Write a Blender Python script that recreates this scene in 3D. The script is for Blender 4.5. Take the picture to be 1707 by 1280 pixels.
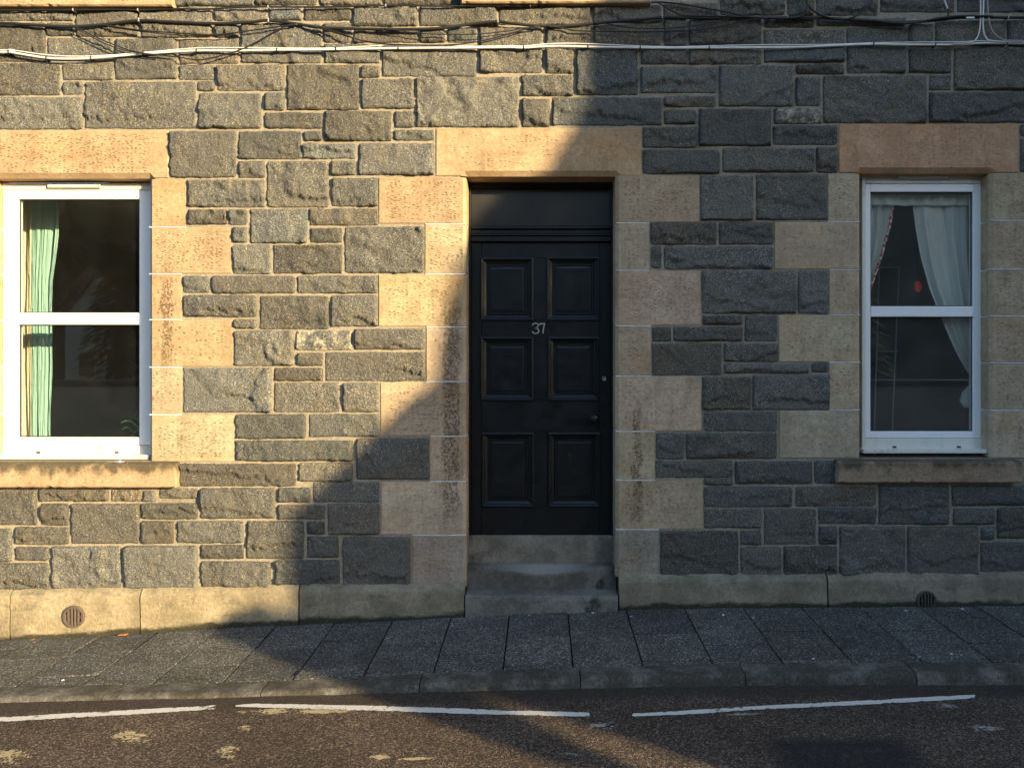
import bpy, bmesh, math, random
import numpy as np
from mathutils import Vector

for o in list(bpy.data.objects):
    bpy.data.objects.remove(o)
SC = bpy.context.scene
COL = SC.collection
R = math.radians

# ------------------------------------------------------------------ camera
S, D = 240.6, 5.2                 # photo pixels per metre on the wall plane, camera distance to the wall
F = S * D
CX, CY, CZ = 902.0, 600.0, 1.72   # optical axis in the photo, eye height
cam = bpy.data.objects.new('camera', bpy.data.cameras.new('camera'))
COL.objects.link(cam)
cam.location = (0, -D, CZ)
cam.rotation_euler = (R(90), 0, 0)
cam.data.sensor_width = 36
cam.data.lens = F / 1707 * 36
cam.data.shift_x = -(CX - 853.5) / 1707
cam.data.shift_y = -(640 - CY) / 1707
cam.data.clip_start = 0.05
cam.data.clip_end = 1500
SC.camera = cam

# ------------------------------------------------------------------ light
AZ, EL = R(53), R(13)
sun_dir = Vector((math.sin(AZ) * math.cos(EL), -math.cos(AZ) * math.cos(EL), math.sin(EL)))
w = bpy.data.worlds.new('World'); SC.world = w; w.use_nodes = True
wn = w.node_tree
sky = wn.nodes.new('ShaderNodeTexSky'); sky.sky_type = 'NISHITA'; sky.sun_disc = False
sky.sun_elevation = EL; sky.sun_rotation = math.atan2(sun_dir.x, sun_dir.y)
sky.air_density = 1.0; sky.dust_density = 1.0; sky.ozone_density = 1.6
wn.links.new(sky.outputs[0], wn.nodes['Background'].inputs[0])
wn.nodes['Background'].inputs[1].default_value = 0.145
sl = bpy.data.lights.new('sun', 'SUN'); sl.energy = 5.0; sl.angle = R(0.53); sl.color = (1.0, 0.77, 0.43)
so = bpy.data.objects.new('sun', sl); COL.objects.link(so)
so.location = (20, -15, 20)
so.rotation_euler = (-sun_dir).to_track_quat('-Z', 'Y').to_euler()
vs = SC.view_settings
vs.view_transform = 'Standard'; vs.look = 'None'; vs.gamma = 1; vs.use_curve_mapping = False
vs.exposure = 1.52

# ------------------------------------------------------------------ helpers
rng = np.random.default_rng(7)
random.seed(7)

def P(px, py, y=0.0):
    """photo pixel -> world point on the plane at depth y behind the wall face"""
    k = (D + y) / F
    return ((px - CX) * k, y, CZ + (CY - py) * k)

def PX(px, y=0.0): return (px - CX) * (D + y) / F
def PZ(py, y=0.0): return CZ + (CY - py) * (D + y) / F

def empty(name, loc=(0, 0, 0), parent=None):
    o = bpy.data.objects.new(name, None); COL.objects.link(o); o.location = loc
    o.empty_display_size = 0.2
    if parent: o.parent = parent
    return o

def tag(o, label=None, cat=None, group=None, kind=None):
    if label: o['label'] = label
    if cat: o['category'] = cat
    if group: o['group'] = group
    if kind: o['kind'] = kind
    return o

class MB:
    def __init__(s): s.v = []; s.f = []
    def add(s, v, f):
        n = len(s.v); s.v += [tuple(p) for p in v]; s.f += [tuple(i + n for i in q) for q in f]; return s
    def box(s, x0, x1, y0, y1, z0, z1, b=0.0):
        if x0 > x1: x0, x1 = x1, x0
        if y0 > y1: y0, y1 = y1, y0
        if z0 > z1: z0, z1 = z1, z0
        b = min(b, (x1 - x0) * .45, (y1 - y0) * .45, (z1 - z0) * .45)
        if b <= 0:
            v = [(x, y, z) for x in (x0, x1) for y in (y0, y1) for z in (z0, z1)]
            return s.add(v, [(0, 1, 3, 2), (4, 6, 7, 5), (0, 4, 5, 1), (2, 3, 7, 6), (0, 2, 6, 4), (1, 5, 7, 3)])
        v = []; idx = {}
        for i, x in enumerate((x0, x1)):
            for j, y in enumerate((y0, y1)):
                for k, z in enumerate((z0, z1)):
                    dx, dy, dz = (b, -b)[i], (b, -b)[j], (b, -b)[k]
                    for a, p in enumerate(((x, y + dy, z + dz), (x + dx, y, z + dz), (x + dx, y + dy, z))):
                        idx[i, j, k, a] = len(v); v.append(p)
        f = []
        for i in (0, 1):
            f.append([idx[i, j, k, 0] for j, k in ((0, 0), (1, 0), (1, 1), (0, 1))])
            f.append([idx[j, i, k, 1] for j, k in ((0, 0), (1, 0), (1, 1), (0, 1))])
            f.append([idx[j, k, i, 2] for j, k in ((0, 0), (1, 0), (1, 1), (0, 1))])
        for i in (0, 1):
            for j in (0, 1):
                f.append([idx[i, j, 0, 0], idx[i, j, 1, 0], idx[i, j, 1, 1], idx[i, j, 0, 1]])
                f.append([idx[i, 0, j, 0], idx[i, 1, j, 0], idx[i, 1, j, 2], idx[i, 0, j, 2]])
                f.append([idx[0, i, j, 1], idx[1, i, j, 1], idx[1, i, j, 2], idx[0, i, j, 2]])
                for k in (0, 1):
                    f.append([idx[i, j, k, a] for a in (0, 1, 2)])
        return s.add(v, f)
    def tube(s, pts, r, n=6, caps=True):
        pts = [Vector(p) for p in pts]; rings = []
        up0 = Vector((0, 0, 1))
        for i, p in enumerate(pts):
            t = (pts[min(i + 1, len(pts) - 1)] - pts[max(i - 1, 0)]).normalized()
            up = up0 if abs(t.z) < .9 else Vector((0, 1, 0))
            a = t.cross(up).normalized(); b_ = t.cross(a).normalized()
            rr = r[i] if hasattr(r, '__len__') else r
            rings.append([p + (a * math.cos(q) + b_ * math.sin(q)) * rr for q in [2 * math.pi * k / n for k in range(n)]])
        v = [q for g in rings for q in g]; f = []
        for i in range(len(pts) - 1):
            for k in range(n):
                f.append((i * n + k, i * n + (k + 1) % n, (i + 1) * n + (k + 1) % n, (i + 1) * n + k))
        if caps:
            f.append(tuple(range(n))); f.append(tuple((len(pts) - 1) * n + k for k in range(n)))
        return s.add(v, f)
    def prism(s, poly, y0, y1):
        """polygon of (x, z) extruded from y0 to y1"""
        n = len(poly)
        v = [(x, y0, z) for x, z in poly] + [(x, y1, z) for x, z in poly]
        f = [tuple(range(n)), tuple(range(2 * n - 1, n - 1, -1))]
        f += [(i, (i + 1) % n, n + (i + 1) % n, n + i) for i in range(n)]
        return s.add(v, f)
    def build(s, name, m, parent=None, origin=None, smooth=False, recalc=True, color=None):
        me = bpy.data.meshes.new(name)
        if origin is None and s.v:
            a = np.array(s.v); lo, hi = a.min(0), a.max(0)
            origin = ((lo[0] + hi[0]) / 2, (lo[1] + hi[1]) / 2, lo[2])
        ox, oy, oz = origin
        me.from_pydata([(x - ox, y - oy, z - oz) for x, y, z in s.v], [], s.f)
        if recalc:
            bm = bmesh.new(); bm.from_mesh(me)
            bmesh.ops.recalc_face_normals(bm, faces=bm.faces); bm.to_mesh(me); bm.free()
        if smooth: me.shade_smooth()
        if m: me.materials.append(m)
        o = bpy.data.objects.new(name, me); COL.objects.link(o)
        base = Vector((0, 0, 0))
        if parent:
            o.parent = parent
            q = parent
            while q: base += Vector(q.location); q = q.parent
        o.location = Vector(origin) - base
        if color: o.color = color
        return o

def grid_mesh(name, X, Y, Z, m, parent=None, origin=(0, 0, 0), attr=None, flip=False, sharp=48):
    """smooth sheet from 2-D arrays"""
    ny, nx = X.shape
    me = bpy.data.meshes.new(name)
    v = np.stack([X - origin[0], Y - origin[1], Z - origin[2]], -1).reshape(-1, 3)
    i = np.arange(ny * nx).reshape(ny, nx)
    q = np.stack([i[:-1, :-1], i[:-1, 1:], i[1:, 1:], i[1:, :-1]], -1).reshape(-1, 4)
    if flip: q = q[:, ::-1]
    me.from_pydata(v.tolist(), [], q.tolist())
    me.shade_smooth(); me.set_sharp_from_angle(angle=R(sharp))
    if attr is not None:
        a = me.attributes.new('hg', 'FLOAT', 'POINT'); a.data.foreach_set('value', attr.reshape(-1).astype(np.float32))
    if m: me.materials.append(m)
    o = bpy.data.objects.new(name, me); COL.objects.link(o)
    base = Vector((0, 0, 0))
    if parent:
        o.parent = parent; q = parent
        while q: base += Vector(q.location); q = q.parent
    o.location = Vector(origin) - base
    return o

def catmull(pts, n=8):
    p = [Vector(a) for a in pts]; p = [p[0] * 2 - p[1]] + p + [p[-1] * 2 - p[-2]]; out = []
    for i in range(1, len(p) - 2):
        for k in range(n):
            t = k / n
            out.append(0.5 * ((2 * p[i]) + (p[i + 1] - p[i - 1]) * t + (2 * p[i - 1] - 5 * p[i] + 4 * p[i + 1] - p[i + 2]) * t * t
                              + (3 * p[i] - p[i - 1] - 3 * p[i + 1] + p[i + 2]) * t ** 3))
    out.append(p[-2]); return out

# ------------------------------------------------------------------ materials
class NT:
    def __init__(s, name, rough=.8, spec=.3, color=None):
        s.m = bpy.data.materials.new(name); s.m.use_nodes = True
        s.t = s.m.node_tree; s.b = s.t.nodes['Principled BSDF']; s.out = s.t.nodes['Material Output']
        s.b.inputs['Roughness'].default_value = rough; s.b.inputs['Specular IOR Level'].default_value = spec
        if color: s.b.inputs['Base Color'].default_value = (*color, 1)
        s._pos = None
    def n(s, typ, **kw):
        x = s.t.nodes.new('ShaderNode' + typ)
        for k, v in kw.items(): setattr(x, k, v)
        return x
    def l(s, a, b): s.t.links.new(a, b)
    def setin(s, sock, v):
        if isinstance(v, bpy.types.NodeSocket): s.l(v, sock)
        elif isinstance(v, (tuple, list)) and len(v) == 3 and sock.type == 'RGBA': sock.default_value = (*v, 1)
        else: sock.default_value = v
    def pos(s):
        if s._pos is None: s._pos = s.n('NewGeometry').outputs['Position']
        return s._pos
    def objpos(s):
        """world position shifted by a random amount per object"""
        oi = s.n('ObjectInfo'); a = s.vm('SCALE', s.pos(), 1.0)
        c = s.n('CombineXYZ'); m_ = s.ma('MULTIPLY', oi.outputs['Random'], 37.0)
        s.l(m_, c.inputs[0]); s.l(m_, c.inputs[2])
        return s.vm('ADD', s.pos(), c.outputs[0])
    def vm(s, op, a, b):
        x = s.n('VectorMath', operation=op); s.setin(x.inputs[0], a)
        if op == 'SCALE': s.setin(x.inputs['Scale'], b)
        else: s.setin(x.inputs[1], b)
        return x.outputs[0]
    def ma(s, op, a, b=0.0, clamp=False):
        x = s.n('Math', operation=op, use_clamp=clamp); s.setin(x.inputs[0], a); s.setin(x.inputs[1], b); return x.outputs[0]
    def noise(s, vec, scale, detail=3, rough=.55, stretch=None, dist=0.0):
        if stretch: vec = s.vm('MULTIPLY', vec, stretch)
        x = s.n('TexNoise'); s.l(vec, x.inputs['Vector'])
        x.inputs['Scale'].default_value = scale; x.inputs['Detail'].default_value = detail
        x.inputs['Roughness'].default_value = rough; x.inputs['Distortion'].default_value = dist
        return x.outputs['Fac']
    def ramp(s, fac, stops):
        x = s.n('ValToRGB'); el = x.color_ramp.elements
        while len(el) < len(stops): el.new(.5)
        for e, (p, c) in zip(el, stops):
            e.position = p; e.color = (c, c, c, 1) if not isinstance(c, tuple) else (*c, 1)
        s.l(fac, x.inputs[0]); return x.outputs[0]
    def step(s, fac, a, b):
        x = s.n('MapRange', interpolation_type='SMOOTHSTEP')
        s.setin(x.inputs[0], fac); x.inputs[1].default_value = a; x.inputs[2].default_value = b; return x.outputs[0]
    def mix(s, fac, a, b, mode='MIX'):
        x = s.n('Mix', data_type='RGBA', blend_type=mode)
        s.setin(x.inputs[0], fac); s.setin(x.inputs[6], a); s.setin(x.inputs[7], b); return x.outputs[2]
    def objcol(s): return s.n('ObjectInfo').outputs['Color']
    def attr(s, name): return s.n('Attribute', attribute_name=name).outputs['Fac']
    def sep(s, v):
        x = s.n('SeparateXYZ'); s.l(v, x.inputs[0]); return x.outputs
    def bump(s, h, dist, strength=1.0):
        x = s.n('Bump'); x.inputs['Strength'].default_value = strength; x.inputs['Distance'].default_value = dist
        s.l(h, x.inputs['Height']); s.l(x.outputs[0], s.b.inputs['Normal'])
    def base(s, c): s.setin(s.b.inputs['Base Color'], c)

MAT = {}
def m_granite():
    t = NT('granite', .82, .35); p = t.objpos()
    g = t.noise(p, 110, 2, .8)
    c = t.ramp(g, [(.30, (.020, .021, .021)), (.47, (.095, .095, .090)), (.60, (.150, .148, .136)), (.73, (.42, .41, .38))])
    big = t.noise(p, 5, 4, .6)
    c = t.mix(t.step(big, .42, .68), c, t.mix(1.0, c, (1.13, 1.06, .92), 'MULTIPLY'))
    c = t.mix(t.step(t.noise(p, 11, 4, .6), .52, .72), c, t.mix(1.0, c, (.72, .74, .77), 'MULTIPLY'))
    # pale veins and lime smears on a few places
    v = t.noise(p, 3.2, 5, .6, stretch=(1, 1, 1.8), dist=1.2)
    v = t.ma('MULTIPLY', t.step(v, .66, .76), t.step(g, .42, .6))
    c = t.mix(t.ma('MULTIPLY', v, .55), c, (.42, .40, .34))
    c = t.mix(t.ma('MULTIPLY', t.step(t.noise(p, 2.1, 3, .5), .38, .66), .40), c, (.118, .115, .104))
    c = t.mix(1.0, c, (1.0, .985, .95), 'MULTIPLY')
    c = t.mix(1.0, c, t.objcol(), 'MULTIPLY')
    t.base(c)
    h = t.ma('ADD', t.noise(p, 42, 5, .7), t.ma('MULTIPLY', g, .35))
    t.bump(h, .013, 1.0)
    return t.m
MAT['granite'] = m_granite()

def m_limed():
    t = NT('limed_granite', .85, .3); p = t.objpos()
    g = t.noise(p, 95, 3, .75)
    c = t.ramp(g, [(.32, (.030, .031, .031)), (.48, (.112, .112, .104)), (.60, (.160, .158, .145)), (.74, (.42, .41, .37))])
    k = t.step(t.noise(p, 16, 6, .78), .46, .60)
    k = t.ma('MULTIPLY', k, t.step(g, .3, .5))
    c = t.mix(k, c, (.42, .38, .28)); t.base(c)
    t.bump(t.noise(p, 42, 5, .7), .009, .9); return t.m
MAT['limed'] = m_limed()

def m_mortar():
    t = NT('mortar', .9, .2); p = t.pos()
    c = t.ramp(t.noise(p, 45, 4, .7), [(.3, (.20, .172, .130)), (.55, (.30, .262, .200)), (.75, (.40, .36, .285))])
    c = t.mix(t.step(t.noise(p, 2.2, 4), .5, .75), c, t.mix(1.0, c, (.72, .73, .74), 'MULTIPLY'))
    t.base(c); t.bump(t.noise(p, 70, 4, .7), .004, .8); return t.m
MAT['mortar'] = m_mortar()
MAT['white_mortar'] = (lambda t: (t.base(t.ramp(t.noise(t.pos(), 30, 3), [(.3, .45), (.7, .72)])), t.m)[1])(NT('white_mortar', .8, .2))

def m_sandstone(name, pits=1.0, grime=0.0, streak=False):
    t = NT(name, .85, .25); p = t.objpos(); oc = t.objcol()
    c = t.mix(t.step(t.noise(p, 4, 5, .6), .35, .7), t.mix(1.0, oc, (.80, .77, .74), 'MULTIPLY'), oc)
    c = t.mix(t.step(t.noise(p, 2.3, 3, .5, stretch=(1, 1, 2.5)), .5, .75), c, t.mix(1.0, c, (1.0, .89, .78), 'MULTIPLY'))
    c = t.mix(t.ma('MULTIPLY', t.step(t.noise(p, 9, 5, .6, stretch=(.35, .35, 3.0)), .45, .7), .5), c, t.mix(1.0, c, (.78, .76, .73), 'MULTIPLY'))
    c = t.mix(t.ma('MULTIPLY', t.step(t.noise(p, 7, 6, .7, stretch=(1.6, 1.6, .5)), .48, .72), .7), c, t.mix(1.0, c, (.66, .66, .66), 'MULTIPLY'))
    c = t.mix(t.step(t.noise(p, 55, 4, .7), .3, .75), t.mix(1.0, c, (.80, .80, .80), 'MULTIPLY'), t.mix(1.0, c, (1.14, 1.14, 1.14), 'MULTIPLY'))
    # tooled punch marks, kept inside a plain margin
    gen = t.sep(t.n('TexCoord').outputs['Generated'])
    e = t.ma('MINIMUM', t.ma('MINIMUM', gen[0], t.ma('SUBTRACT', 1.0, gen[0])), t.ma('MINIMUM', gen[2], t.ma('SUBTRACT', 1.0, gen[2])))
    margin = t.step(e, .03, .12)
    vo = t.n('TexVoronoi'); t.l(t.vm('ADD', t.vm('MULTIPLY', p, (34, 34, 100)), t.vm('SCALE', t.n('TexNoise').outputs['Color'], .0)), vo.inputs['Vector']); vo.inputs['Scale'].default_value = 1.0
    keep = t.ma('ADD', t.ma('ADD', t.sep(vo.outputs['Color'])[0], t.ma('MULTIPLY', t.noise(p, 3.4, 4, .65), .9)), t.ma('MULTIPLY', t.ma('SUBTRACT', t.n('ObjectInfo').outputs['Random'], .62), .55))
    pit = t.ma('MULTIPLY', t.ma('MULTIPLY', t.ma('SUBTRACT', 1.0, t.step(vo.outputs['Distance'], .20, .48)), margin), t.step(keep, .80, 1.10))
    h = t.ma('SUBTRACT', t.ma('MULTIPLY', t.noise(p, 60, 4, .7), .35), pit)
    c = t.mix(t.ma('MULTIPLY', pit, .40 * pits), c, t.mix(1.0, c, (.24, .22, .20), 'MULTIPLY'))
    # eroded strips running down the arrises beside the door and the window
    ps = t.sep(t.pos())
    wob = t.ma('MULTIPLY', t.ma('SUBTRACT', t.noise(t.pos(), 9, 3), .5), .10)
    ero = None
    for x0, hw, z0, z1 in ((PX(752), .062, PZ(900), PZ(470)), (PX(278), .045, PZ(640), PZ(420)), (PX(1062), .03, PZ(900), PZ(640))):
        dx = t.ma('ABSOLUTE', t.ma('SUBTRACT', t.ma('ADD', ps[0], wob), x0))
        a = t.ma('MULTIPLY', t.ma('SUBTRACT', 1.0, t.step(dx, hw * .6, hw * 1.2)),
                 t.ma('MULTIPLY', t.step(ps[2], z0, z0 + .3), t.ma('SUBTRACT', 1.0, t.step(ps[2], z1 - .35, z1))))
        ero = a if ero is None else t.ma('MAXIMUM', ero, a)
    en = t.ma('MULTIPLY', ero, t.step(t.noise(t.pos(), 70, 5, .7, stretch=(1.1, 1.1, .9)), .46, .56))
    c = t.mix(t.ma('MULTIPLY', en, .75), c, t.mix(1.0, c, (.28, .25, .22), 'MULTIPLY'))
    h = t.ma('SUBTRACT', h, t.ma('MULTIPLY', en, 1.3))
    if grime:
        gz = t.ma('ADD', gen[2], t.ma('MULTIPLY', t.ma('SUBTRACT', t.noise(p, 9, 5, .65, stretch=(1, 1, .6)), .5), 1.5))
        k = t.step(gz, .38, .85)
        c = t.mix(t.ma('MULTIPLY', k, grime), c, (.048, .045, .030))
        c = t.mix(t.ma('MULTIPLY', t.step(t.noise(p, 60, 3, .6), .66, .72), .7), c, (.45, .42, .33))
    t.base(c); t.bump(h, .004, .8); return t.m
MAT['sandstone'] = m_sandstone('sandstone')
MAT['sill'] = m_sandstone('sill_stone', .4, .85)

def m_plinth(name, dark=0.0):
    t = NT(name, .88, .25); p = t.objpos(); oc = t.objcol()
    c = t.mix(t.step(t.noise(p, 3.5, 5, .65), .38, .66), t.mix(1.0, oc, (.62, .62, .60), 'MULTIPLY'), oc)
    c = t.mix(t.step(t.noise(p, 45, 4, .7), .3, .75), t.mix(1.0, c, (.80, .80, .80), 'MULTIPLY'), t.mix(1.0, c, (1.12, 1.12, 1.12), 'MULTIPLY'))
    c = t.mix(t.ma('MULTIPLY', t.step(t.noise(p, 8, 5, .7, stretch=(.6, 1, 1.6)), .55, .70), .65), c, (.11, .105, .08))
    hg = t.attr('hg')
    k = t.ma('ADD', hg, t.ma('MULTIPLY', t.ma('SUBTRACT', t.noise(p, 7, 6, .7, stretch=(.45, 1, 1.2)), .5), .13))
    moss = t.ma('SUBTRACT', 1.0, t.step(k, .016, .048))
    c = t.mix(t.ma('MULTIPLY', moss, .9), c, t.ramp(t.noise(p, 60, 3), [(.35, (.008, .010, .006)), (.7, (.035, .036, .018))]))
    t.base(c); t.bump(t.noise(p, 38, 6, .75), .010, 1.0); return t.m
MAT['plinth'] = m_plinth('plinth_stone')

def m_step():
    t = NT('step_stone', .85, .25); p = t.pos(); oc = t.objcol()
    c = t.mix(t.step(t.noise(p, 5, 5, .7), .38, .64), t.mix(1.0, oc, (.60, .59, .57), 'MULTIPLY'), oc)
    c = t.mix(t.step(t.noise(p, 60, 4, .7), .3, .75), t.mix(1.0, c, (.8, .8, .8), 'MULTIPLY'), t.mix(1.0, c, (1.15, 1.15, 1.15), 'MULTIPLY'))
    wear = t.attr('hg')
    c = t.mix(t.ma('MULTIPLY', wear, .85), c, t.mix(t.noise(p, 70, 3), (.20, .19, .17), (.34, .33, .30)))
    nz = t.sep(t.n('NewGeometry').outputs['Normal'])[2]
    moss = t.ma('MULTIPLY', t.step(t.noise(p, 4.2, 5, .65), .56, .74), t.ma('SUBTRACT', 1.0, t.step(nz, .3, .8)))
    c = t.mix(t.ma('MULTIPLY', moss, t.ma('SUBTRACT', 1.0, wear)), c, (.022, .026, .014))
    t.base(c); t.bump(t.noise(p, 40, 5, .7), .005, .8); return t.m
MAT['step'] = m_step()

def m_slab():
    t = NT('paving_aggregate', .8, .35); p = t.objpos(); oc = t.objcol()
    v = t.n('TexVoronoi'); t.l(p, v.inputs['Vector']); v.inputs['Scale'].default_value = 150
    cell = t.sep(v.outputs['Color'])[0]
    c = t.ramp(cell, [(.0, (.042, .042, .041)), (.55, (.118, .116, .111)), (.86, (.17, .167, .158)), (.98, (.46, .45, .42))])
    c = t.mix(t.step(t.noise(p, 4, 5, .65), .38, .68), t.mix(1.0, c, (.70, .69, .67), 'MULTIPLY'), c)
    g2 = t.n('TexVoronoi'); t.l(t.vm('ADD', p, t.vm('SCALE', t.pos(), 0.0)), g2.inputs['Vector']); g2.inputs['Scale'].default_value = 5.0
    gum = t.ma('MULTIPLY', t.ma('SUBTRACT', 1.0, t.step(g2.outputs['Distance'], .055, .085)), t.step(t.sep(g2.outputs['Color'])[1], .55, .6))
    c = t.mix(t.ma('MULTIPLY', gum, .7), c, (.035, .034, .033))
    c = t.mix(t.ma('MULTIPLY', t.step(t.noise(p, 1.7, 5, .7), .55, .72), .5), c, t.mix(1.0, c, (.55, .54, .50), 'MULTIPLY'))
    c = t.mix(1.0, c, oc, 'MULTIPLY'); t.base(c)
    h = t.ma('ADD', t.ma('MULTIPLY', v.outputs['Distance'], -1.0), t.ma('MULTIPLY', t.noise(p, 20, 3), .4))
    t.bump(h, .009, 1.0); return t.m
MAT['slab'] = m_slab()

def m_kerb():
    t = NT('kerb_concrete', .85, .3); p = t.objpos()
    c = t.ramp(t.noise(p, 70, 4, .7), [(.3, (.07, .065, .056)), (.55, (.142, .134, .116)), (.8, (.27, .26, .225))])
    c = t.mix(t.step(t.noise(p, 6, 5, .65), .42, .66), t.mix(1.0, c, (.42, .40, .36), 'MULTIPLY'), c)
    t.base(c); t.bump(t.noise(p, 45, 5, .7), .004, .8); return t.m
MAT['kerb'] = m_kerb()

def m_road():
    t = NT('road_asphalt', .85, .3); p = t.pos()
    v = t.n('TexVoronoi'); t.l(p, v.inputs['Vector']); v.inputs['Scale'].default_value = 150
    cell = t.sep(v.outputs['Color'])[0]
    c = t.ramp(cell, [(0, (.038, .028, .022)), (.5, (.108, .078, .058)), (.82, (.195, .142, .105)), (.97, (.40, .32, .24))])
    c = t.mix(t.step(t.noise(p, 2.2, 5, .6, stretch=(.6, 1, 1)), .35, .7), t.mix(1.0, c, (.66, .66, .66), 'MULTIPLY'), c)
    # smoother darker tar along the channel
    ps = t.sep(p)
    k = t.ma('ADD', ps[1], t.ma('MULTIPLY', t.ma('SUBTRACT', t.noise(p, 5, 4), .5), .18))
    ch = t.step(k, -1.27, -1.17)
    c = t.mix(t.ma('MULTIPLY', ch, .75), c, t.mix(t.noise(p, 90, 3), (.028, .022, .018), (.075, .060, .048)))
    # darker bluish patch with soft ragged edges
    dx = t.ma('ABSOLUTE', t.ma('SUBTRACT', t.ma('ADD', ps[0], t.ma('MULTIPLY', t.noise(p, 14, 3), .05)), 1.40)); dy = t.ma('ADD', ps[1], t.ma('MULTIPLY', t.noise(p, 12, 3), .06))
    rp = t.ma('MULTIPLY', t.ma('SUBTRACT', 1.0, t.step(dx, .24, .40)), t.ma('SUBTRACT', 1.0, t.step(dy, -1.70, -1.60)))
    rp = t.ma('MULTIPLY', rp, t.step(t.noise(p, 8, 5, .7), .25, .5))
    c = t.mix(t.ma('MULTIPLY', rp, .85), c, t.mix(t.noise(p, 100, 2), (.012, .014, .016), (.030, .032, .034)))
    t.base(c)
    h = t.ma('ADD', t.ma('MULTIPLY', v.outputs['Distance'], -1.0), t.ma('MULTIPLY', t.noise(p, 25, 4), .6))
    t.bump(h, .016, 1.0); return t.m
MAT['road'] = m_road()

def m_paint(name, col, a, b, scale=28, alpha_edge=True):
    """road paint worn through to the stones: transparent where it has gone"""
    t = NT(name, .7, .3); p = t.pos()
    n1 = t.ma('ADD', t.ma('MULTIPLY', t.noise(p, scale, 6, .75), .5), t.ma('MULTIPLY', t.noise(p, scale * .25, 4, .6, stretch=(.5, 1, 1)), .5))
    k = t.ma('ADD', t.ma('MULTIPLY', n1, 1.7), t.ma('SUBTRACT', t.ma('MULTIPLY', t.attr('hg'), .55), .35))
    k = t.step(k, a, b)
    c = t.mix(t.noise(p, 60, 4, .7), tuple(x * .72 for x in col), col)
    t.base(c); t.setin(t.b.inputs['Alpha'], k); t.bump(t.noise(p, 80, 3), .003, .7); return t.m
MAT['line'] = m_paint('line_paint', (.70, .68, .62), .82, .95)
MAT['worn'] = m_paint('worn_paint', (.48, .39, .23), .93, 1.05, 60)
MAT['wornw'] = m_paint('worn_white_paint', (.32, .29, .25), 1.00, 1.12, 60)

def plain(name, col, rough=.5, spec=.5, metal=0.0, nz=0.0):
    t = NT(name, rough, spec, col); t.b.inputs['Metallic'].default_value = metal
    if nz:
        p = t.objpos(); t.base(t.mix(t.noise(p, 12, 5, .65), tuple(x * (1 - nz) for x in col), tuple(min(1, x * (1 + nz * .5)) for x in col)))
        t.bump(t.noise(p, 60, 3), .0015, .5)
    return t.m
def m_upvc(name, col, dirt):
    t = NT(name, .45, .4); p = t.pos()
    k = t.step(t.noise(p, 7, 6, .7, stretch=(1, 1, .7)), .52, .72)
    c = t.mix(t.ma('MULTIPLY', k, dirt), col, (.33, .31, .25)); t.base(c); return t.m
MAT['upvc'] = m_upvc('white_plastic', (.86, .86, .85), .08)
MAT['upvc_outer'] = m_upvc('aged_white_plastic', (.70, .68, .61), .55)
MAT['gasket'] = plain('black_gasket', (.012, .012, .013), .6)
MAT['grey_plastic'] = plain('grey_plastic', (.42, .41, .38), .5)
MAT['slot'] = plain('dark_slot', (.05, .045, .04), .7)

def m_doorpaint():
    t = NT('black_door_paint', .42, .32); p = t.pos()
    c = t.mix(t.noise(p, 6, 5, .65, stretch=(3, 3, .6)), (.0025, .0035, .0042), (.0065, .0082, .0092))
    chip = t.ma('MULTIPLY', t.step(t.noise(p, 55, 3, .6), .735, .76), .5)
    c = t.mix(chip, c, (.12, .11, .10)); t.base(c)
    t.setin(t.b.inputs['Roughness'], t.ramp(t.noise(p, 9, 4, .6), [(.3, .28), (.7, .55)]))
    t.bump(t.noise(p, 30, 5, .6, stretch=(2, 2, .5)), .0012, .5); return t.m
MAT['door'] = m_doorpaint()
MAT['frame_black'] = plain('black_frame_paint', (.004, .0048, .0054), .5, .35, nz=.3)
MAT['digit'] = plain('worn_brass', (.42, .40, .35), .45, .5, .3, .3)
MAT['iron'] = plain('black_iron', (.02, .02, .02), .35, .5, .6)
MAT['lockmetal'] = plain('dull_lock_metal', (.30, .29, .27), .4, .5, .8)
MAT['vent'] = plain('painted_vent', (.115, .090, .075), .75, .2, 0, .35)
MAT['vent_dark'] = plain('tarnished_vent', (.07, .07, .055), .75, .2, 0, .4)
MAT['hole'] = plain('vent_hole', (.008, .007, .006), .9, .1)

def m_glass(name, tint=(.92, .95, .94), refl=.035, rough=.012, dust_haze=.022):
    t = NT(name)
    g = t.n('BsdfGlossy'); g.inputs['Roughness'].default_value = rough; g.inputs['Color'].default_value = (1, 1, 1, 1)
    tr = t.n('BsdfTransparent'); tr.inputs['Color'].default_value = (*tint, 1)
    lw = t.n('LayerWeight'); lw.inputs['Blend'].default_value = .5
    sch = t.ma('ADD', refl, t.ma('MULTIPLY', t.ma('POWER', lw.outputs['Facing'], 5.0), .9))
    mx = t.n('MixShader'); t.l(sch, mx.inputs[0]); t.l(tr.outputs[0], mx.inputs[1]); t.l(g.outputs[0], mx.inputs[2])
    df = t.n('BsdfDiffuse'); df.inputs['Color'].default_value = (.62, .61, .57, 1)  # pale diffuse film: dust on the fanlight, painted haze on the window panes
    m2 = t.n('MixShader'); t.l(t.ma('ADD', dust_haze, t.ma('MULTIPLY', t.step(t.noise(t.pos(), 5, 5, .7), .4, .75), dust_haze)), m2.inputs[0]); t.l(mx.outputs[0], m2.inputs[1]); t.l(df.outputs[0], m2.inputs[2])
    t.l(m2.outputs[0], t.out.inputs['Surface']); return t.m
MAT['glass'] = m_glass('window_glass', (.93, .95, .94), .06, dust_haze=.0035)
MAT['hazed_glass'] = m_glass('hazed_window_glass', (.93, .95, .94), .06, dust_haze=.024)  # diffuse haze put into the shaded window's glass to brighten its dark panes
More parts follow.
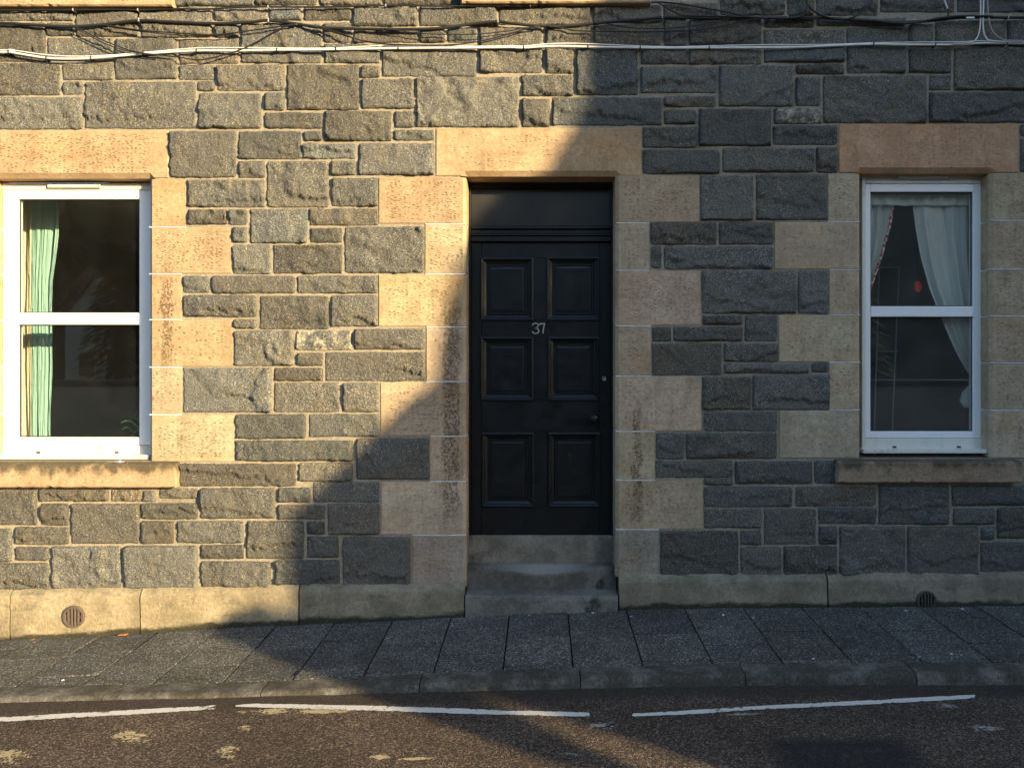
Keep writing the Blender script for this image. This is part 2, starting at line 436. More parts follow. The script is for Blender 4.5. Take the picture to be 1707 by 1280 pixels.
MAT['fanlight'] = m_glass('dusty_fanlight', (.35, .36, .35), .03, .22, .03)

def m_cloth(name, c1, c2, transl=.35, sc=25):
    t = NT(name, .9, .1); p = t.pos()
    c = t.mix(t.noise(p, sc, 4, .6, stretch=(1, 1, .15)), c1, c2); t.base(c)
    tl = t.n('BsdfTranslucent'); t.l(c, tl.inputs['Color'])
    mx = t.n('MixShader'); mx.inputs[0].default_value = transl
    t.l(t.b.outputs[0], mx.inputs[1]); t.l(tl.outputs[0], mx.inputs[2]); t.l(mx.outputs[0], t.out.inputs['Surface']); return t.m
MAT['cream_cloth'] = m_cloth('cream_cloth', (.72, .68, .52), (.82, .78, .63))
MAT['mint_cloth'] = m_cloth('mint_cloth', (.37, .60, .56), (.42, .64, .60), .3)
MAT['net'] = m_cloth('net_cloth', (.86, .84, .78), (.93, .91, .86), .35, 60)
def m_gingham():
    t = NT('gingham', .9, .1); ck = t.n('TexChecker'); t.l(t.pos(), ck.inputs['Vector']); ck.inputs['Scale'].default_value = 45
    ck.inputs['Color1'].default_value = (.55, .07, .07, 1); ck.inputs['Color2'].default_value = (.7, .62, .58, 1)
    t.l(ck.outputs['Color'], t.b.inputs['Base Color']); return t.m
MAT['gingham'] = m_gingham()
MAT['room'] = plain('room_plaster', (.26, .245, .22), .9, .1)
MAT['room_floor'] = plain('room_floor', (.06, .045, .03), .7, .2)
MAT['cable_black'] = plain('black_cable', (.018, .017, .016), .55, .4)
MAT['cable_white'] = plain('white_cable', (.70, .69, .66), .5, .4, nz=.15)
MAT['cable_grey'] = plain('grey_cable', (.30, .29, .28), .5, .4)
MAT['leaf'] = plain('plant_leaf', (.05, .16, .04), .45, .4, nz=.4)
MAT['bud'] = plain('pink_bud', (.55, .14, .10), .6, .3)
MAT['pot'] = plain('terracotta', (.30, .12, .06), .8, .2)
MAT['dry_leaf'] = plain('dry_leaf', (.40, .17, .06), .7, .2, nz=.3)
MAT['scrap'] = plain('pale_scrap', (.62, .60, .55), .7, .3)
MAT['foil'] = plain('crumpled_foil', (.75, .74, .70), .25, .5, .8)
MAT['metal_rail'] = plain('pale_rail', (.45, .47, .47), .4, .5)
MAT['rock_edge'] = MAT['granite']

def m_emit(name, col, e):
    t = NT(name, .5, .3, col); t.b.inputs['Emission Color'].default_value = (*col, 1); t.b.inputs['Emission Strength'].default_value = e; return t.m
MAT['red_lamp'] = m_emit('red_lamp', (.55, .025, .025), .05)
_t = MAT['red_lamp'].node_tree; _n = _t.nodes.new('ShaderNodeTexVoronoi'); _n.inputs['Scale'].default_value = 90; _b = _t.nodes['Principled BSDF']
_m = _t.nodes.new('ShaderNodeMath'); _m.operation = 'MULTIPLY'; _m.inputs[1].default_value = .11; _t.links.new(_n.outputs['Distance'], _m.inputs[0]); _t.links.new(_m.outputs[0], _b.inputs['Emission Strength'])
MAT['slate'] = plain('slate_roof', (.07, .07, .08), .6, .3, nz=.4)
MAT['render_wall'] = plain('harled_wall', (.42, .39, .33), .9, .1, nz=.25)
MAT['white_wall'] = plain('white_harling', (.62, .60, .56), .9, .1, nz=.15)
MAT['dark_pane'] = plain('dark_pane', (.02, .022, .025), .1, .5)
MAT['bark'] = plain('bark', (.06, .045, .03), .9, .1, nz=.4)
MAT['needles'] = plain('conifer_needles', (.018, .034, .016), .8, .2, nz=.5)
MAT['hill'] = plain('wooded_hillside', (.035, .040, .022), .95, .1, nz=.5)
MAT['blocker_grey'] = plain('grey_blocker_metal', (.30, .30, .31), .4, .5, .7)  # for the added shadow blocker
MAT['verge'] = plain('far_ground', (.07, .075, .045), .95, .1, nz=.4)

# ------------------------------------------------------------------ ground profile
def prof(pts, y):
    a = np.array(pts, float); X = (a[:, 0] - CX) * (D + y) / F; Z = CZ + (CY - a[:, 1]) * (D + y) / F
    xs = np.linspace(-9, 9, 721)
    z = np.interp(xs, X, Z)
    sl_ = (Z[1] - Z[0]) / (X[1] - X[0]); z = np.where(xs < X[0], Z[0] + (xs - X[0]) * sl_, z)
    k = np.ones(41) / 41; zz = np.convolve(np.pad(z, 20, mode='edge'), k, 'valid')
    return xs, zz
Y0, YK, YF = -.05, -.92, -1.07       # wall foot, kerb back, kerb face
W_X, W_Z = prof([(0, 1068), (230, 1055), (430, 1045), (500, 1040), (650, 1034), (750, 1029), (820, 1024), (1000, 1018), (1120, 1014), (1250, 1012), (1700, 1010)], Y0)
K_X, K_Z = prof([(0, 1146), (50, 1144), (430, 1137), (600, 1129), (850, 1117), (1100, 1110), (1277, 1105), (1707, 1104)], YK)
F_X, F_Z = prof([(0, 1171), (50, 1169), (440, 1162), (560, 1157), (850, 1150), (1000, 1146), (1277, 1142), (1707, 1141)], YF)
def z_wall(x): return np.interp(x, W_X, W_Z)
def z_pave(x, y):
    t = (np.asarray(y, float) - Y0) / (YK - Y0)
    return z_wall(x) * (1 - t) + np.interp(x, K_X, K_Z) * t
def z_road(x, y):
    d = np.clip(YF - np.asarray(y, float), 0, 2.5)
    return np.interp(x, F_X, F_Z) + .022 * d - .0035 * d * d
def road_pt(px, py, lift=0.0):
    d = 3.8
    for _ in range(30):
        X = (px - CX) * d / F; y = d - D; H = CZ - (z_road(X, y) + lift)
        d = .5 * d + .5 * F * H / (py - CY)
    return (px - CX) * d / F, d - D

# ================================================================== THE HOUSE
house = tag(empty('stone_house', (0, 0, 0)),
            'grey granite house front with tan sandstone dressings and black six-panel door', 'house')

# openings (x0, x1, z0, z1) in the wall plane
OP = {'wl': (PX(-14), PX(249), PZ(768), PZ(296)), 'door': (PX(777), PX(1026), PZ(1020), PZ(295)),
      'wr': (PX(1434), PX(1650), PZ(763), PZ(289)), 'ul': (PX(3), PX(249), PZ(-12), PZ(-12) + 1.9),
      'ur': (PX(806), PX(1048), PZ(-18), PZ(-18) + 1.9)}
XL, XR, ZT = -8.0, 8.0, PZ(-520)
def wall_mesh():
    mb = MB()
    for y, gr, fl in ((0.0, .04, False), (.165, 0.0, True)):
        ops = [(o[0] - gr, o[1] + gr, o[2], o[3] + gr) for o in OP.values()]
        xs = sorted({XL, XR} | {o[0] for o in ops} | {o[1] for o in ops}); zs = sorted({-.6, ZT} | {o[2] for o in ops} | {o[3] for o in ops})
        for i in range(len(xs) - 1):
            for j in range(len(zs) - 1):
                cx, cz = (xs[i] + xs[i + 1]) / 2, (zs[j] + zs[j + 1]) / 2
                if any(o[0] < cx < o[1] and o[2] < cz < o[3] for o in ops): continue
                mb.add([(xs[i], y, zs[j]), (xs[i + 1], y, zs[j]), (xs[i + 1], y, zs[j + 1]), (xs[i], y, zs[j + 1])], [(3, 2, 1, 0) if fl else (0, 1, 2, 3)])
    return mb
wall = wall_mesh().build('wall', MAT['mortar'], house, (0, 0, 0), recalc=False)

# ---- noise fields for split-face granite
def fbm(n, beta, seed):
    r = np.random.default_rng(seed); f = np.fft.fftfreq(n); kx, ky = np.meshgrid(f, f)
    k = np.hypot(kx, ky); k[0, 0] = 1; s = np.fft.fft2(r.standard_normal((n, n))) / k ** beta
    s[k < 8 / n] *= .3; s[0, 0] = 0; a = np.real(np.fft.ifft2(s)); return a / a.std()
FB = fbm(1024, 1.45, 3); FB2 = fbm(1024, 1.1, 4)
def facets(n, cnt, seed, stretch):
    r = np.random.default_rng(seed); pts = r.random((cnt, 2)); g = r.normal(0, 1, (cnt, 2)); off = r.normal(0, 1, cnt)
    u = (np.arange(n) + .5) / n; U, V = np.meshgrid(u, u)
    U2 = U + .012 * FB[:n, :n]; V2 = V + .012 * FB[200:200 + n, 300:300 + n]
    best = np.full((n, n), 9.); h = np.zeros((n, n))
    for i in range(cnt):
        dx = U2 - pts[i, 0]; dx -= np.round(dx); dy = V2 - pts[i, 1]; dy -= np.round(dy)
        dd = dx * dx + (dy * stretch) ** 2; k = dd < best
        best = np.where(k, dd, best); h = np.where(k, (dx * g[i, 0] + dy * g[i, 1]) * 22 + off[i] * .45, h)
    return h / h.std()
FC = facets(640, 260, 5, 1.5)
for _ in range(2):
    FC = sum(np.roll(np.roll(FC, a, 0), b, 1) for a in (-2, -1, 0, 1, 2) for b in (-2, -1, 0, 1, 2)) / 25
FC /= FC.std()
def smooth01(t): t = np.clip(t, 0, 1); return t * t * (3 - 2 * t)

def granite_arrays(w, h, res):
    nx = max(6, int(round(w / res))); ny = max(5, int(round(h / res)))
    # finer rows close to the edges
    def ax(L, n):
        u = np.linspace(0, 1, n + 1); u = u + .35 * (u - smooth01(u)) * -1; return u * L
    x = ax(w, nx); y = ax(h, ny); Xg, Yg = np.meshgrid(x, y)
    ox, oy = rng.integers(0, 1024, 2); fx, fy = rng.integers(0, 640, 2)
    ix = (ox + (x / .004).astype(int)) % 1024; iy = (oy + (y / .004).astype(int)) % 1024
    jx = (fx + (x / .0045).astype(int)) % 640; jy = (fy + (y / .0045).astype(int)) % 640
    n1 = FB[np.ix_(iy, ix)]; n2 = FB2[np.ix_(iy, ix)]; fc = FC[np.ix_(jy, jx)]
    e = np.minimum(np.minimum(Xg, w - Xg), np.minimum(Yg, h - Yg))
    prof_ = smooth01((e + .003 * n2) / rng.uniform(.007, .016)) ** .8
    rough = rng.uniform(.5, 1.6) * min(1.0, .55 + h)
    prom = rng.uniform(.008, .025)
    H = prom + .0036 * rough * n1 + .0016 * n2 + .0062 * rough * fc
    tx, ty = rng.normal(0, .018, 2); H = H + tx * (Xg - w / 2) + ty * (Yg - h / 2)
    if rng.random() < .72:      # broken ledge along the lower part
        ly = h * rng.uniform(.12, .42); slope = rng.normal(0, .10)
        line = ly + slope * (Xg - w / 2) + .016 * FB[np.ix_((iy * 0 + oy) % 1024, ix)] + .006 * n2
        ext = smooth01((Xg - w * rng.uniform(-.3, .35)) / .05) if rng.random() < .6 else smooth01((w * rng.uniform(.6, 1.3) - Xg) / .05)
        H = H + .004 * ext - rng.uniform(.010, .026) * smooth01((line - Yg) / .008 + .5) * ext
    if rng.random() < .35:      # a flake gone from one end
        sx = rng.choice([-1, 1]); cxp = w * .5 + sx * w * rng.uniform(.15, .4)
        line = (Xg - cxp) * sx + (Yg - h * .5) * rng.normal(0, .8) + .012 * n1
        H = H - rng.uniform(.004, .011) * smooth01(line / .008)
    lo = .30 * prom; H = lo + np.log1p(np.exp((H - lo) / .0022)) * .0022
    H = np.clip(H, .001, .036) * prof_ + .0022
    # uneven arrises, rounded corners
    def edge(n, s_): return FB2[rng.integers(0, 1024), (rng.integers(0, 1024) + (np.linspace(0, s_, n) / .004).astype(int)) % 1024] * .0016
    U = Xg / w; V = Yg / h
    Xo = Xg + edge(ny + 1, h)[:, None] * (1 - U) ** 3 + edge(ny + 1, h)[:, None] * U ** 3
    Yo = Yg + edge(nx + 1, w)[None, :] * (1 - V) ** 3 + edge(nx + 1, w)[None, :] * V ** 3
    dxm = np.minimum(Xg, w - Xg); dym = np.minimum(Yg, h - Yg); rc = rng.uniform(.001, .006)
    sh = rc * np.exp(-(dxm + dym) / .009)
    Xo = Xo + np.where(U < .5, sh, -sh); Yo = Yo + np.where(V < .5, sh, -sh)
    return Xo, Yo, H

def granite_vf(x0, z0, w, h, res):
    X, Y, H = granite_arrays(w, h, res); ny, nx = X.shape
    v = np.stack([X + x0, -H, Y + z0], -1).reshape(-1, 3)
    i = np.arange(ny * nx).reshape(ny, nx)
    q = np.stack([i[:-1, :-1], i[:-1, 1:], i[1:, 1:], i[1:, :-1]], -1).reshape(-1, 4)
    ring = np.concatenate([i[0, :], i[1:, -1], i[-1, -2::-1], i[-2:0:-1, 0]])
    sk = v[ring].copy(); sk[:, 1] = .025; n0 = len(v); m_ = len(ring)
    a = np.arange(m_); b = (a + 1) % m_
    q2 = np.stack([ring[a], n0 + a, n0 + b, ring[b]], -1)
    return np.concatenate([v, sk]), np.concatenate([q, q2])

def granite_block(x0, y0, x1, y1, limed=False):
    g = 2.6 + rng.uniform(-.4, .7)                  # half the joint, photo pixels
    X0, X1 = PX(x0 + g * .5), PX(x1 - g * .5); Z0, Z1 = PZ(y1 - g * .35), PZ(y0 + g * .35)
    v, q = granite_vf(0, 0, X1 - X0, Z1 - Z0, .0105)
    cx_, cz_ = (X1 - X0) / 2, (Z1 - Z0) / 2
    v[:, 0] -= cx_; v[:, 2] -= cz_
    me = bpy.data.meshes.new('granite_block'); me.from_pydata(v.tolist(), [], q.tolist()); me.shade_smooth()
    me.materials.append(MAT['limed' if limed else 'granite'])
    o = bpy.data.objects.new('granite_block', me); COL.objects.link(o); o.parent = wall
    o.location = (X0 + cx_, 0, Z0 + cz_)
    b = rng.uniform(.72, 1.24); t = rng.normal(0, .035)
    o.color = (b * (1 + t), b, b * (1 - t), 1)
    return o

# every granite block the photograph shows: (x0, y0, x1, y1) in photo pixels on the wall plane
ST = """290 -25 427 13|-60 15 124 37|78 38 126 62|126 13 233 63|234 13 355 64|357 13 447 37|357 39 400 65|401 39 537 107|-60 38 78 104
78 63 190 104|191 64 296 134|298 65 400 108|298 109 360 135|361 108 476 153|328 135 360 154|-60 105 102 161|104 105 191 135|104 136 140 160|-60 162 140 217
142 136 328 216|330 155 437 216|282 218 395 297|396 218 504 267|396 268 443 298
427 -25 530 11|531 -25 638 11|639 -25 768 10|448 13 504 36|505 12 588 36|588 12 698 46|699 11 829 45|830 8 985 43|538 38 588 73|589 47 698 73|699 47 743 73|744 47 796 73
797 46 906 123|539 74 635 107|636 75 795 129|602 109 635 131|477 108 600 185|601 132 692 183|693 128 867 214|439 154 476 186|440 187 539 216|540 185 654 237|656 185 693 215|655 216 725 236|505 218 539 237|504 239 595 266|596 238 726 294|551 267 595 294|444 268 550 347|552 296 632 346
987 8 1103 40|908 44 986 79|987 41 1103 78|1105 31 1146 78|1067 80 1146 109|1147 31 1270 77|1147 79 1270 109|1105 5 1198 29|908 81 958 124|959 79 1064 160|868 125 957 162|868 164 918 214|919 162 1105 211|1066 111 1195 157|1105 159 1195 180|1197 110 1323 179|1105 182 1161 209|1163 181 1287 245|1070 211 1162 248|1070 249 1201 291|1203 246 1358 289
1199 -20 1310 27|1311 -20 1358 28|1359 -20 1464 28|1466 -20 1592 22|1594 -20 1760 22|1272 30 1358 48|1272 49 1409 77|1272 78 1409 106|1360 30 1509 45|1410 47 1511 124|1513 40 1556 80|1557 34 1676 79|1677 34 1760 79|1513 81 1587 124|1589 80 1760 152|1325 107 1408 125|1325 128 1368 178|1371 126 1545 207|1548 125 1586 152|1547 154 1760 206|1287 209 1397 243|1359 244 1397 289|1699 207 1760 228|1699 230 1760 288
311 299 443 347|312 348 380 376|381 348 414 376|387 378 414 406|416 348 514 407|516 347 632 377|516 379 572 406|574 377 709 456|387 407 454 458|455 407 572 457|304 459 351 489|352 459 494 490|495 459 632 490|304 491 430 530|389 531 429 549|432 492 550 550|551 491 632 546|389 550 492 611|493 550 588 585|589 547 710 584|493 587 540 611|541 586 711 636|305 612 454 688|456 612 540 636|456 637 567 688|570 637 634 688|391 689 512 732|514 689 634 729|391 733 590 769|593 729 717 800|298 772 495 811|497 770 590 803|463 811 519 838|521 802 634 838|333 812 461 865|463 840 543 866|545 838 634 892|510 867 543 892|410 867 508 932|511 893 566 930|570 893 686 978|334 934 453 979|457 932 568 978
-60 814 64 876|66 814 183 836|184 814 237 836|238 816 262 837|264 813 332 832|67 838 117 876|118 838 235 907|235 837 331 866|236 867 292 907|294 867 408 906|-60 879 22 937|25 877 116 908|25 910 84 935|-60 937 84 983|86 909 204 983|206 908 331 982|333 907 408 932
1166 292 1257 369|1259 290 1380 368|1083 371 1196 409|1197 370 1290 409|1083 410 1104 449|1106 410 1290 450|1169 450 1328 524|1329 450 1382 524|1170 525 1239 543|1240 525 1297 570|1086 544 1120 570|1121 544 1239 570|1086 571 1204 626|1205 571 1298 604|1205 605 1350 623|1351 604 1382 622|1169 627 1252 684|1253 624 1383 684|1172 685 1296 719|1092 720 1141 766|1142 720 1296 766|1092 767 1222 797|1172 796 1222 809|1223 767 1355 808|1356 766 1395 806|1172 810 1322 846|1324 810 1461 845|1463 808 1583 875|1585 808 1760 844|1363 845 1461 874|1587 846 1659 875|1660 845 1760 898|1272 846 1361 908|1172 846 1270 881|1363 876 1396 908|1398 876 1510 960|1511 876 1631 959|1633 877 1659 901|1633 902 1760 959|1305 909 1396 961|1099 883 1232 962|1233 883 1270 909|1233 910 1303 962"""
for row in ST.replace('\n', '|').split('|'):
    a = [float(q) for q in row.split()]
    granite_block(*a, limed=(a[0], a[1]) == (493, 550))
lim = granite_block(1288, 180, 1371, 208, True)

# ---- the rest of the wall beyond the picture, joined
def filler():
    V, Q, n = [], [], 0
    def put(x0, y0, x1, y1):
        nonlocal n
        X0, X1 = PX(x0 + 2), PX(x1 - 2); Z0, Z1 = PZ(y1 - 1.5), PZ(y0 + 1.5)
        for o in list(OP.values())[3:]:
            if X0 < o[1] + .22 and X1 > o[0] - .22 and Z0 < o[3] + .3 and Z1 > o[2] - .12: return
        v, q = granite_vf(X0, Z0, X1 - X0, Z1 - Z0, .03); V.append(v); Q.append(q + n); n += len(v)
    for (xa, xb, ya, yb) in ((-920, -60, -520, 975), (1764, 2700, -520, 950), (-60, 1764, -520, -27)):
        y = ya
        while y < yb - 20:
            hh = min(float(rng.choice([32, 40, 52, 68])), yb - y); 
            if yb - (y + hh) < 22: hh = yb - y
            x = xa; xe = -113 if xb == -60 and y + hh > 222 and y < 768 else xb
            while x < xe - 10:
                ww = rng.uniform(60, 150)
                if xe - (x + ww) < 45: ww = xe - x
                put(x, y, x + ww, y + hh); x += ww
            y += hh
    me = bpy.data.meshes.new('granite_blocks'); me.from_pydata(np.concatenate(V).tolist(), [], np.concatenate(Q).tolist()); me.shade_smooth()
    me.materials.append(MAT['granite']); o = bpy.data.objects.new('granite_blocks', me); COL.objects.link(o); o.parent = wall
    o['kind'] = 'stuff'
filler()

# ---- sandstone dressings
def stone(name, x0, y0, x1, y1, col, yf=-.006, yb=.30, m='sandstone', bev=.004, gap=1.0):
    mb = MB().box(PX(x0 + gap * .5), PX(x1 - gap * .5), yf, yb, PZ(y1 - gap * .5), PZ(y0 + gap * .5), bev)
    return mb.build(name, MAT[m], house, color=(*col, 1))
TAN = (.465, .37, .255); ORANGE = (.455, .335, .21); PINK = (.37, .275, .19); GREY = (.52, .42, .30); PALE = (.47, .40, .285)
def vary(c, a=.07):
    k = rng.uniform(1 - a, 1 + a); return tuple(x * k * (1 + rng.normal(0, .02)) for x in c)

def jamb(blocks, edge, side, joints=True, yb=.145):
    """quoins beside an opening, outer edge chamfered; side=+1: stones lie right of the opening"""
    for (xo, y0, y1, c) in blocks:
        ch = .022
        xe = PX(edge); X = PX(xo - side * .5); z0, z1 = PZ(y1 - 1.1), PZ(y0 + 1.1)
        yf = -.006 + rng.uniform(-.001, .001)
        poly = [(X, yf), (xe + side * ch, yf), (xe, yf + ch), (xe, yb), (X, yb)]
        mb = MB(); n = len(poly); b = .0035
        v = []
        for zz, ins in ((z0, b), (z0 + b, 0), (z1 - b, 0), (z1, b)):
            for (px_, py_) in poly:
                v.append((px_ + (ins * side * (-1 if px_ == X else (1 if px_ == xe else 0))), py_ + (ins if py_ < .01 else 0), zz))
        f = [tuple(range(n)), tuple(range(4 * n - 1, 3 * n - 1, -1))]
        for k in range(3):
            for i in range(n): f.append((k * n + i, k * n + (i + 1) % n, (k + 1) * n + (i + 1) % n, (k + 1) * n + i))
        mb.add(v, f).build('quoin_stone', MAT['sandstone'], house, color=(*vary(c), 1))
    if joints:
        for k in range(len(blocks) - 1):
            a, b_ = blocks[k], blocks[k + 1]; y = (a[2] + b_[1]) / 2
            xn = (min if side > 0 else max)(a[0], b_[0])
            x_ = sorted((PX(edge + side * .6), PX(xn)))
            MB().box(x_[0], x_[1], -.0075, yb - .01, PZ(y + .95), PZ(y - .95), .001).build('mortar_joint', MAT['white_mortar'], house)

jamb([(632, 295, 374, ORANGE), (709, 374, 457, TAN), (632, 457, 545, ORANGE), (711, 545, 636, TAN), (635, 636, 727, TAN), (717, 727, 802, GREY), (636, 802, 891, GREY), (688, 892, 980, (.36, .31, .25))], 777, -1, yb=.30)
jamb([(1166, 292, 372, TAN), (1082, 372, 451, GREY), (1168, 451, 543, GREY), (1085, 543, 627, TAN), (1169, 627, 719, GREY), (1091, 719, 800, TAN), (1171, 800, 882, TAN), (1098, 882, 963, (.34, .30, .24))], 1026, 1, yb=.30)
jamb([(310, 298, 379, ORANGE), (386, 379, 457, ORANGE), (303, 457, 533, ORANGE), (388, 533, 612, ORANGE), (303, 612, 691, TAN), (390, 691, 770, PALE)], 249, 1)
jamb([(-112, 298, 379, ORANGE), (-112, 379, 457, TAN), (-112, 457, 533, ORANGE), (-112, 533, 612, ORANGE), (-112, 612, 691, TAN), (-112, 691, 770, TAN)], -14, -1)
jamb([(1380, 289, 370, GREY), (1291, 370, 450, GREY), (1382, 450, 525, GREY), (1298, 525, 604, GREY), (1382, 604, 683, GREY), (1299, 683, 764, PALE)], 1434, -1)
jamb([(1765, 288, 368, TAN), (1765, 368, 449, TAN), (1765, 449, 527, TAN), (1765, 527, 605, TAN), (1765, 605, 684, TAN), (1765, 684, 764, GREY)], 1650, 1)
# upper windows above the picture
for ed, sd in ((249, 1), (3, -1), (1048, 1), (806, -1)):
    jamb([(ed + sd * (50 if k % 2 else 120), -470 + 76 * k, -394 + 76 * k, TAN) for k in range(6)], ed, sd, False)
for a, b in ((-50, 300), (752, 1100)): stone('lintel', a, -545, b, -471, TAN)

def lintel(x0, y0, x1, y1, e0, e1, col, yb=.145):
    """flat lintel with a stopped chamfer over the opening e0..e1"""
    X0, X1, Z0, Z1 = PX(x0), PX(x1), PZ(y1), PZ(y0); E0, E1 = PX(e0), PX(e1); c = .034; yf = -.007
    mb = MB(); b = .004
    # front face drawn as pieces round the chamfer
    v = [(X0 + b, yf, Z1 - b), (X1 - b, yf, Z1 - b), (X1 - b, yf, Z0 + b), (E1 + c, yf, Z0 + b), (E1 + .01, yf, Z0 + c), (E0 - .01, yf, Z0 + c), (E0 - c, yf, Z0 + b), (X0 + b, yf, Z0 + b),
         (E1 - .004, yf + c * .8, Z0), (E0 + .004, yf + c * .8, Z0),
         (X0, yf + b, Z1), (X1, yf + b, Z1), (X1, yf + b, Z0), (X0, yf + b, Z0),
         (X0, yb, Z1), (X1, yb, Z1), (X1, yb, Z0), (X0, yb, Z0), (E1 + c, yf + b, Z0), (E0 - c, yf + b, Z0)]
    f = [(0, 1, 2, 3, 4, 5, 6, 7), (4, 5, 9, 8), (3, 4, 8, 18), (5, 6, 19, 9), (0, 1, 11, 10), (1, 2, 12, 11), (7, 0, 10, 13), (2, 3, 18, 12), (6, 7, 13, 19),
         (10, 11, 15, 14), (11, 12, 16, 15), (10, 13, 17, 14), (14, 15, 16, 17), (12, 18, 8, 9, 19, 13, 17, 16)]
    return mb.add(v, f).build('lintel', MAT['sandstone'], house, color=(*col, 1))
lintel(-112, 218, 281, 297, -14, 249, ORANGE)
lintel(727, 215, 1069, 293.5, 777, 1026, ORANGE, .30)
lintel(1398, 207.5, 1697.5, 288, 1434, 1650, (.54, .335, .205))

def sill(x0, y0, x1, y1, col, proj=.075):
    X0, X1, Z0, Z1 = PX(x0, -proj), PX(x1, -proj), PZ(y1, -proj), PZ(y0, -proj)
    n = 48; xs = np.linspace(X0, X1, n); mb = MB(); v = []
    for i, x in enumerate(xs):
        chip = .006 * max(0, FB2[40, (i * 37) % 1024] - .6)
        for (yy, zz) in ((.10, Z1 + .035), (-proj + .012, Z1 + .003), (-proj, Z1 - .008), (-proj, Z0 + .008 + chip), (-proj + .008 + chip, Z0 + chip * .5), (.02, Z0)):
            v.append((x, yy, zz))
    f = [tuple(range(6)), tuple(6 * (n - 1) + k for k in range(6))]
    for i in range(n - 1):
        for k in range(6): f.append((i * 6 + k, i * 6 + (k + 1) % 6, (i + 1) * 6 + (k + 1) % 6, (i + 1) * 6 + k))
    return mb.add(v, f).build('window_sill', MAT['sill'], house, color=(*col, 1))
sill(-62, 775, 291, 813, ORANGE); sill(1398, 771, 1704, 805, PINK)
sill(-60, -24, 286, 10, ORANGE); sill(770, -30, 1084, 5, ORANGE)

# ---- base course
def plinth(x0, x1, t0, t1, col, yf=Y0):
    """base-course block with a weathered top; t0/t1 = pixel height of the top front arris at both ends"""
    n = max(8, int((x1 - x0) / 9)); xs = np.linspace(PX(x0 + 1, yf), PX(x1 - 1, yf), n)
    zt = np.linspace(PZ(t0, yf), PZ(t1, yf), n) + .0022 * FB2[77, (np.arange(n) * 9 + int(x0)) % 1024]
    rows = [(0.01, .040), (yf * .5, .022), (yf + .010, .003), (yf + .002, -.006), (yf, -.016)]
    Yr, Zr = [], []
    for yy, dz in rows: Yr.append(np.full(n, yy)); Zr.append(zt + dz)
    for k in range(1, 12):
        zz = zt - .016 - k * (zt - .016 - (z_wall(xs) - .05)) / 11
        Yr.append(np.full(n, yf) + .0026 * FB[k * 9, (np.arange(n) * 9 + int(x0)) % 1024]); Zr.append(zz)
    X = np.tile(xs, (len(Yr), 1)); Y = np.array(Yr); Z = np.array(Zr)
    # return ends into the wall
    X = np.concatenate([X[:, :1], X[:, :1] + .002, X[:, 1:-1], X[:, -1:] - .002, X[:, -1:]], 1)
    Y = np.concatenate([Y[:, :1] * 0 + .02, Y[:, :1], Y[:, 1:-1], Y[:, -1:], Y[:, -1:] * 0 + .02], 1)
    Z = np.concatenate([Z[:, :1], Z[:, :1], Z[:, 1:-1], Z[:, -1:], Z[:, -1:]], 1)
    o = grid_mesh('base_course_stone', X, Y, Z, MAT['plinth'], house, (float(xs.mean()), 0, float(Z.min())), attr=Z - z_wall(X), flip=True)
    o.color = (*col, 1); return o
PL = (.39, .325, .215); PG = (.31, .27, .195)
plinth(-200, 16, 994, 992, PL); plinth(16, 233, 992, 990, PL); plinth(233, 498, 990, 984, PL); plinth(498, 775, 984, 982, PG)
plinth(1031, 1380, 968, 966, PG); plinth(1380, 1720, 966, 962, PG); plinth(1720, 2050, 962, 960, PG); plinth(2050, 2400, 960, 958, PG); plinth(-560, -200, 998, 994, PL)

# ---- round air vents in the base course
def vent(px, py, rp, m, clip_z=None):
    y = Y0 - .012; c = P(px, py, y); r = rp * (D + y) / F
    root = empty('air_vent', (c[0], y, c[2] - r), house)
    n = 28; mb = MB(); v = []
    for (rr, yy) in ((r, .014), (r, .002), (r * .95, -.004), (r * .80, -.004), (r * .77, .002), (r * .77, .014)):
        for k in range(n):
            q = 2 * math.pi * k / n; wv = 1 + (.02 * math.sin(q * 14) if rr == r else 0)
            v.append((c[0] + rr * wv * math.cos(q), y + yy, c[2] + rr * wv * math.sin(q)))
    f = [(j * n + k, j * n + (k + 1) % n, (j + 1) * n + (k + 1) % n, (j + 1) * n + k) for j in range(5) for k in range(n)]
    mb.add(v, f).build('ring', m, root)
    poly = [(c[0] + r * .79 * math.cos(2 * math.pi * k / n), c[2] + r * .79 * math.sin(2 * math.pi * k / n)) for k in range(n)]
    MB().prism(poly, y + .010, y + .0118).build('backing', MAT['hole'], root)
    for k in range(-2, 4):
        x = (k - .5) * r * .30; hh = math.sqrt(max(0, (r * .78) ** 2 - x * x))
        MB().box(c[0] + x - r * .085, c[0] + x + r * .085, y - .003, y + .009, c[2] - hh, c[2] + hh, .002).build('bar', m, root)
vent(122, 1028, 18.5, MAT['vent']); vent(1545, 1002, 17, MAT['vent_dark'])

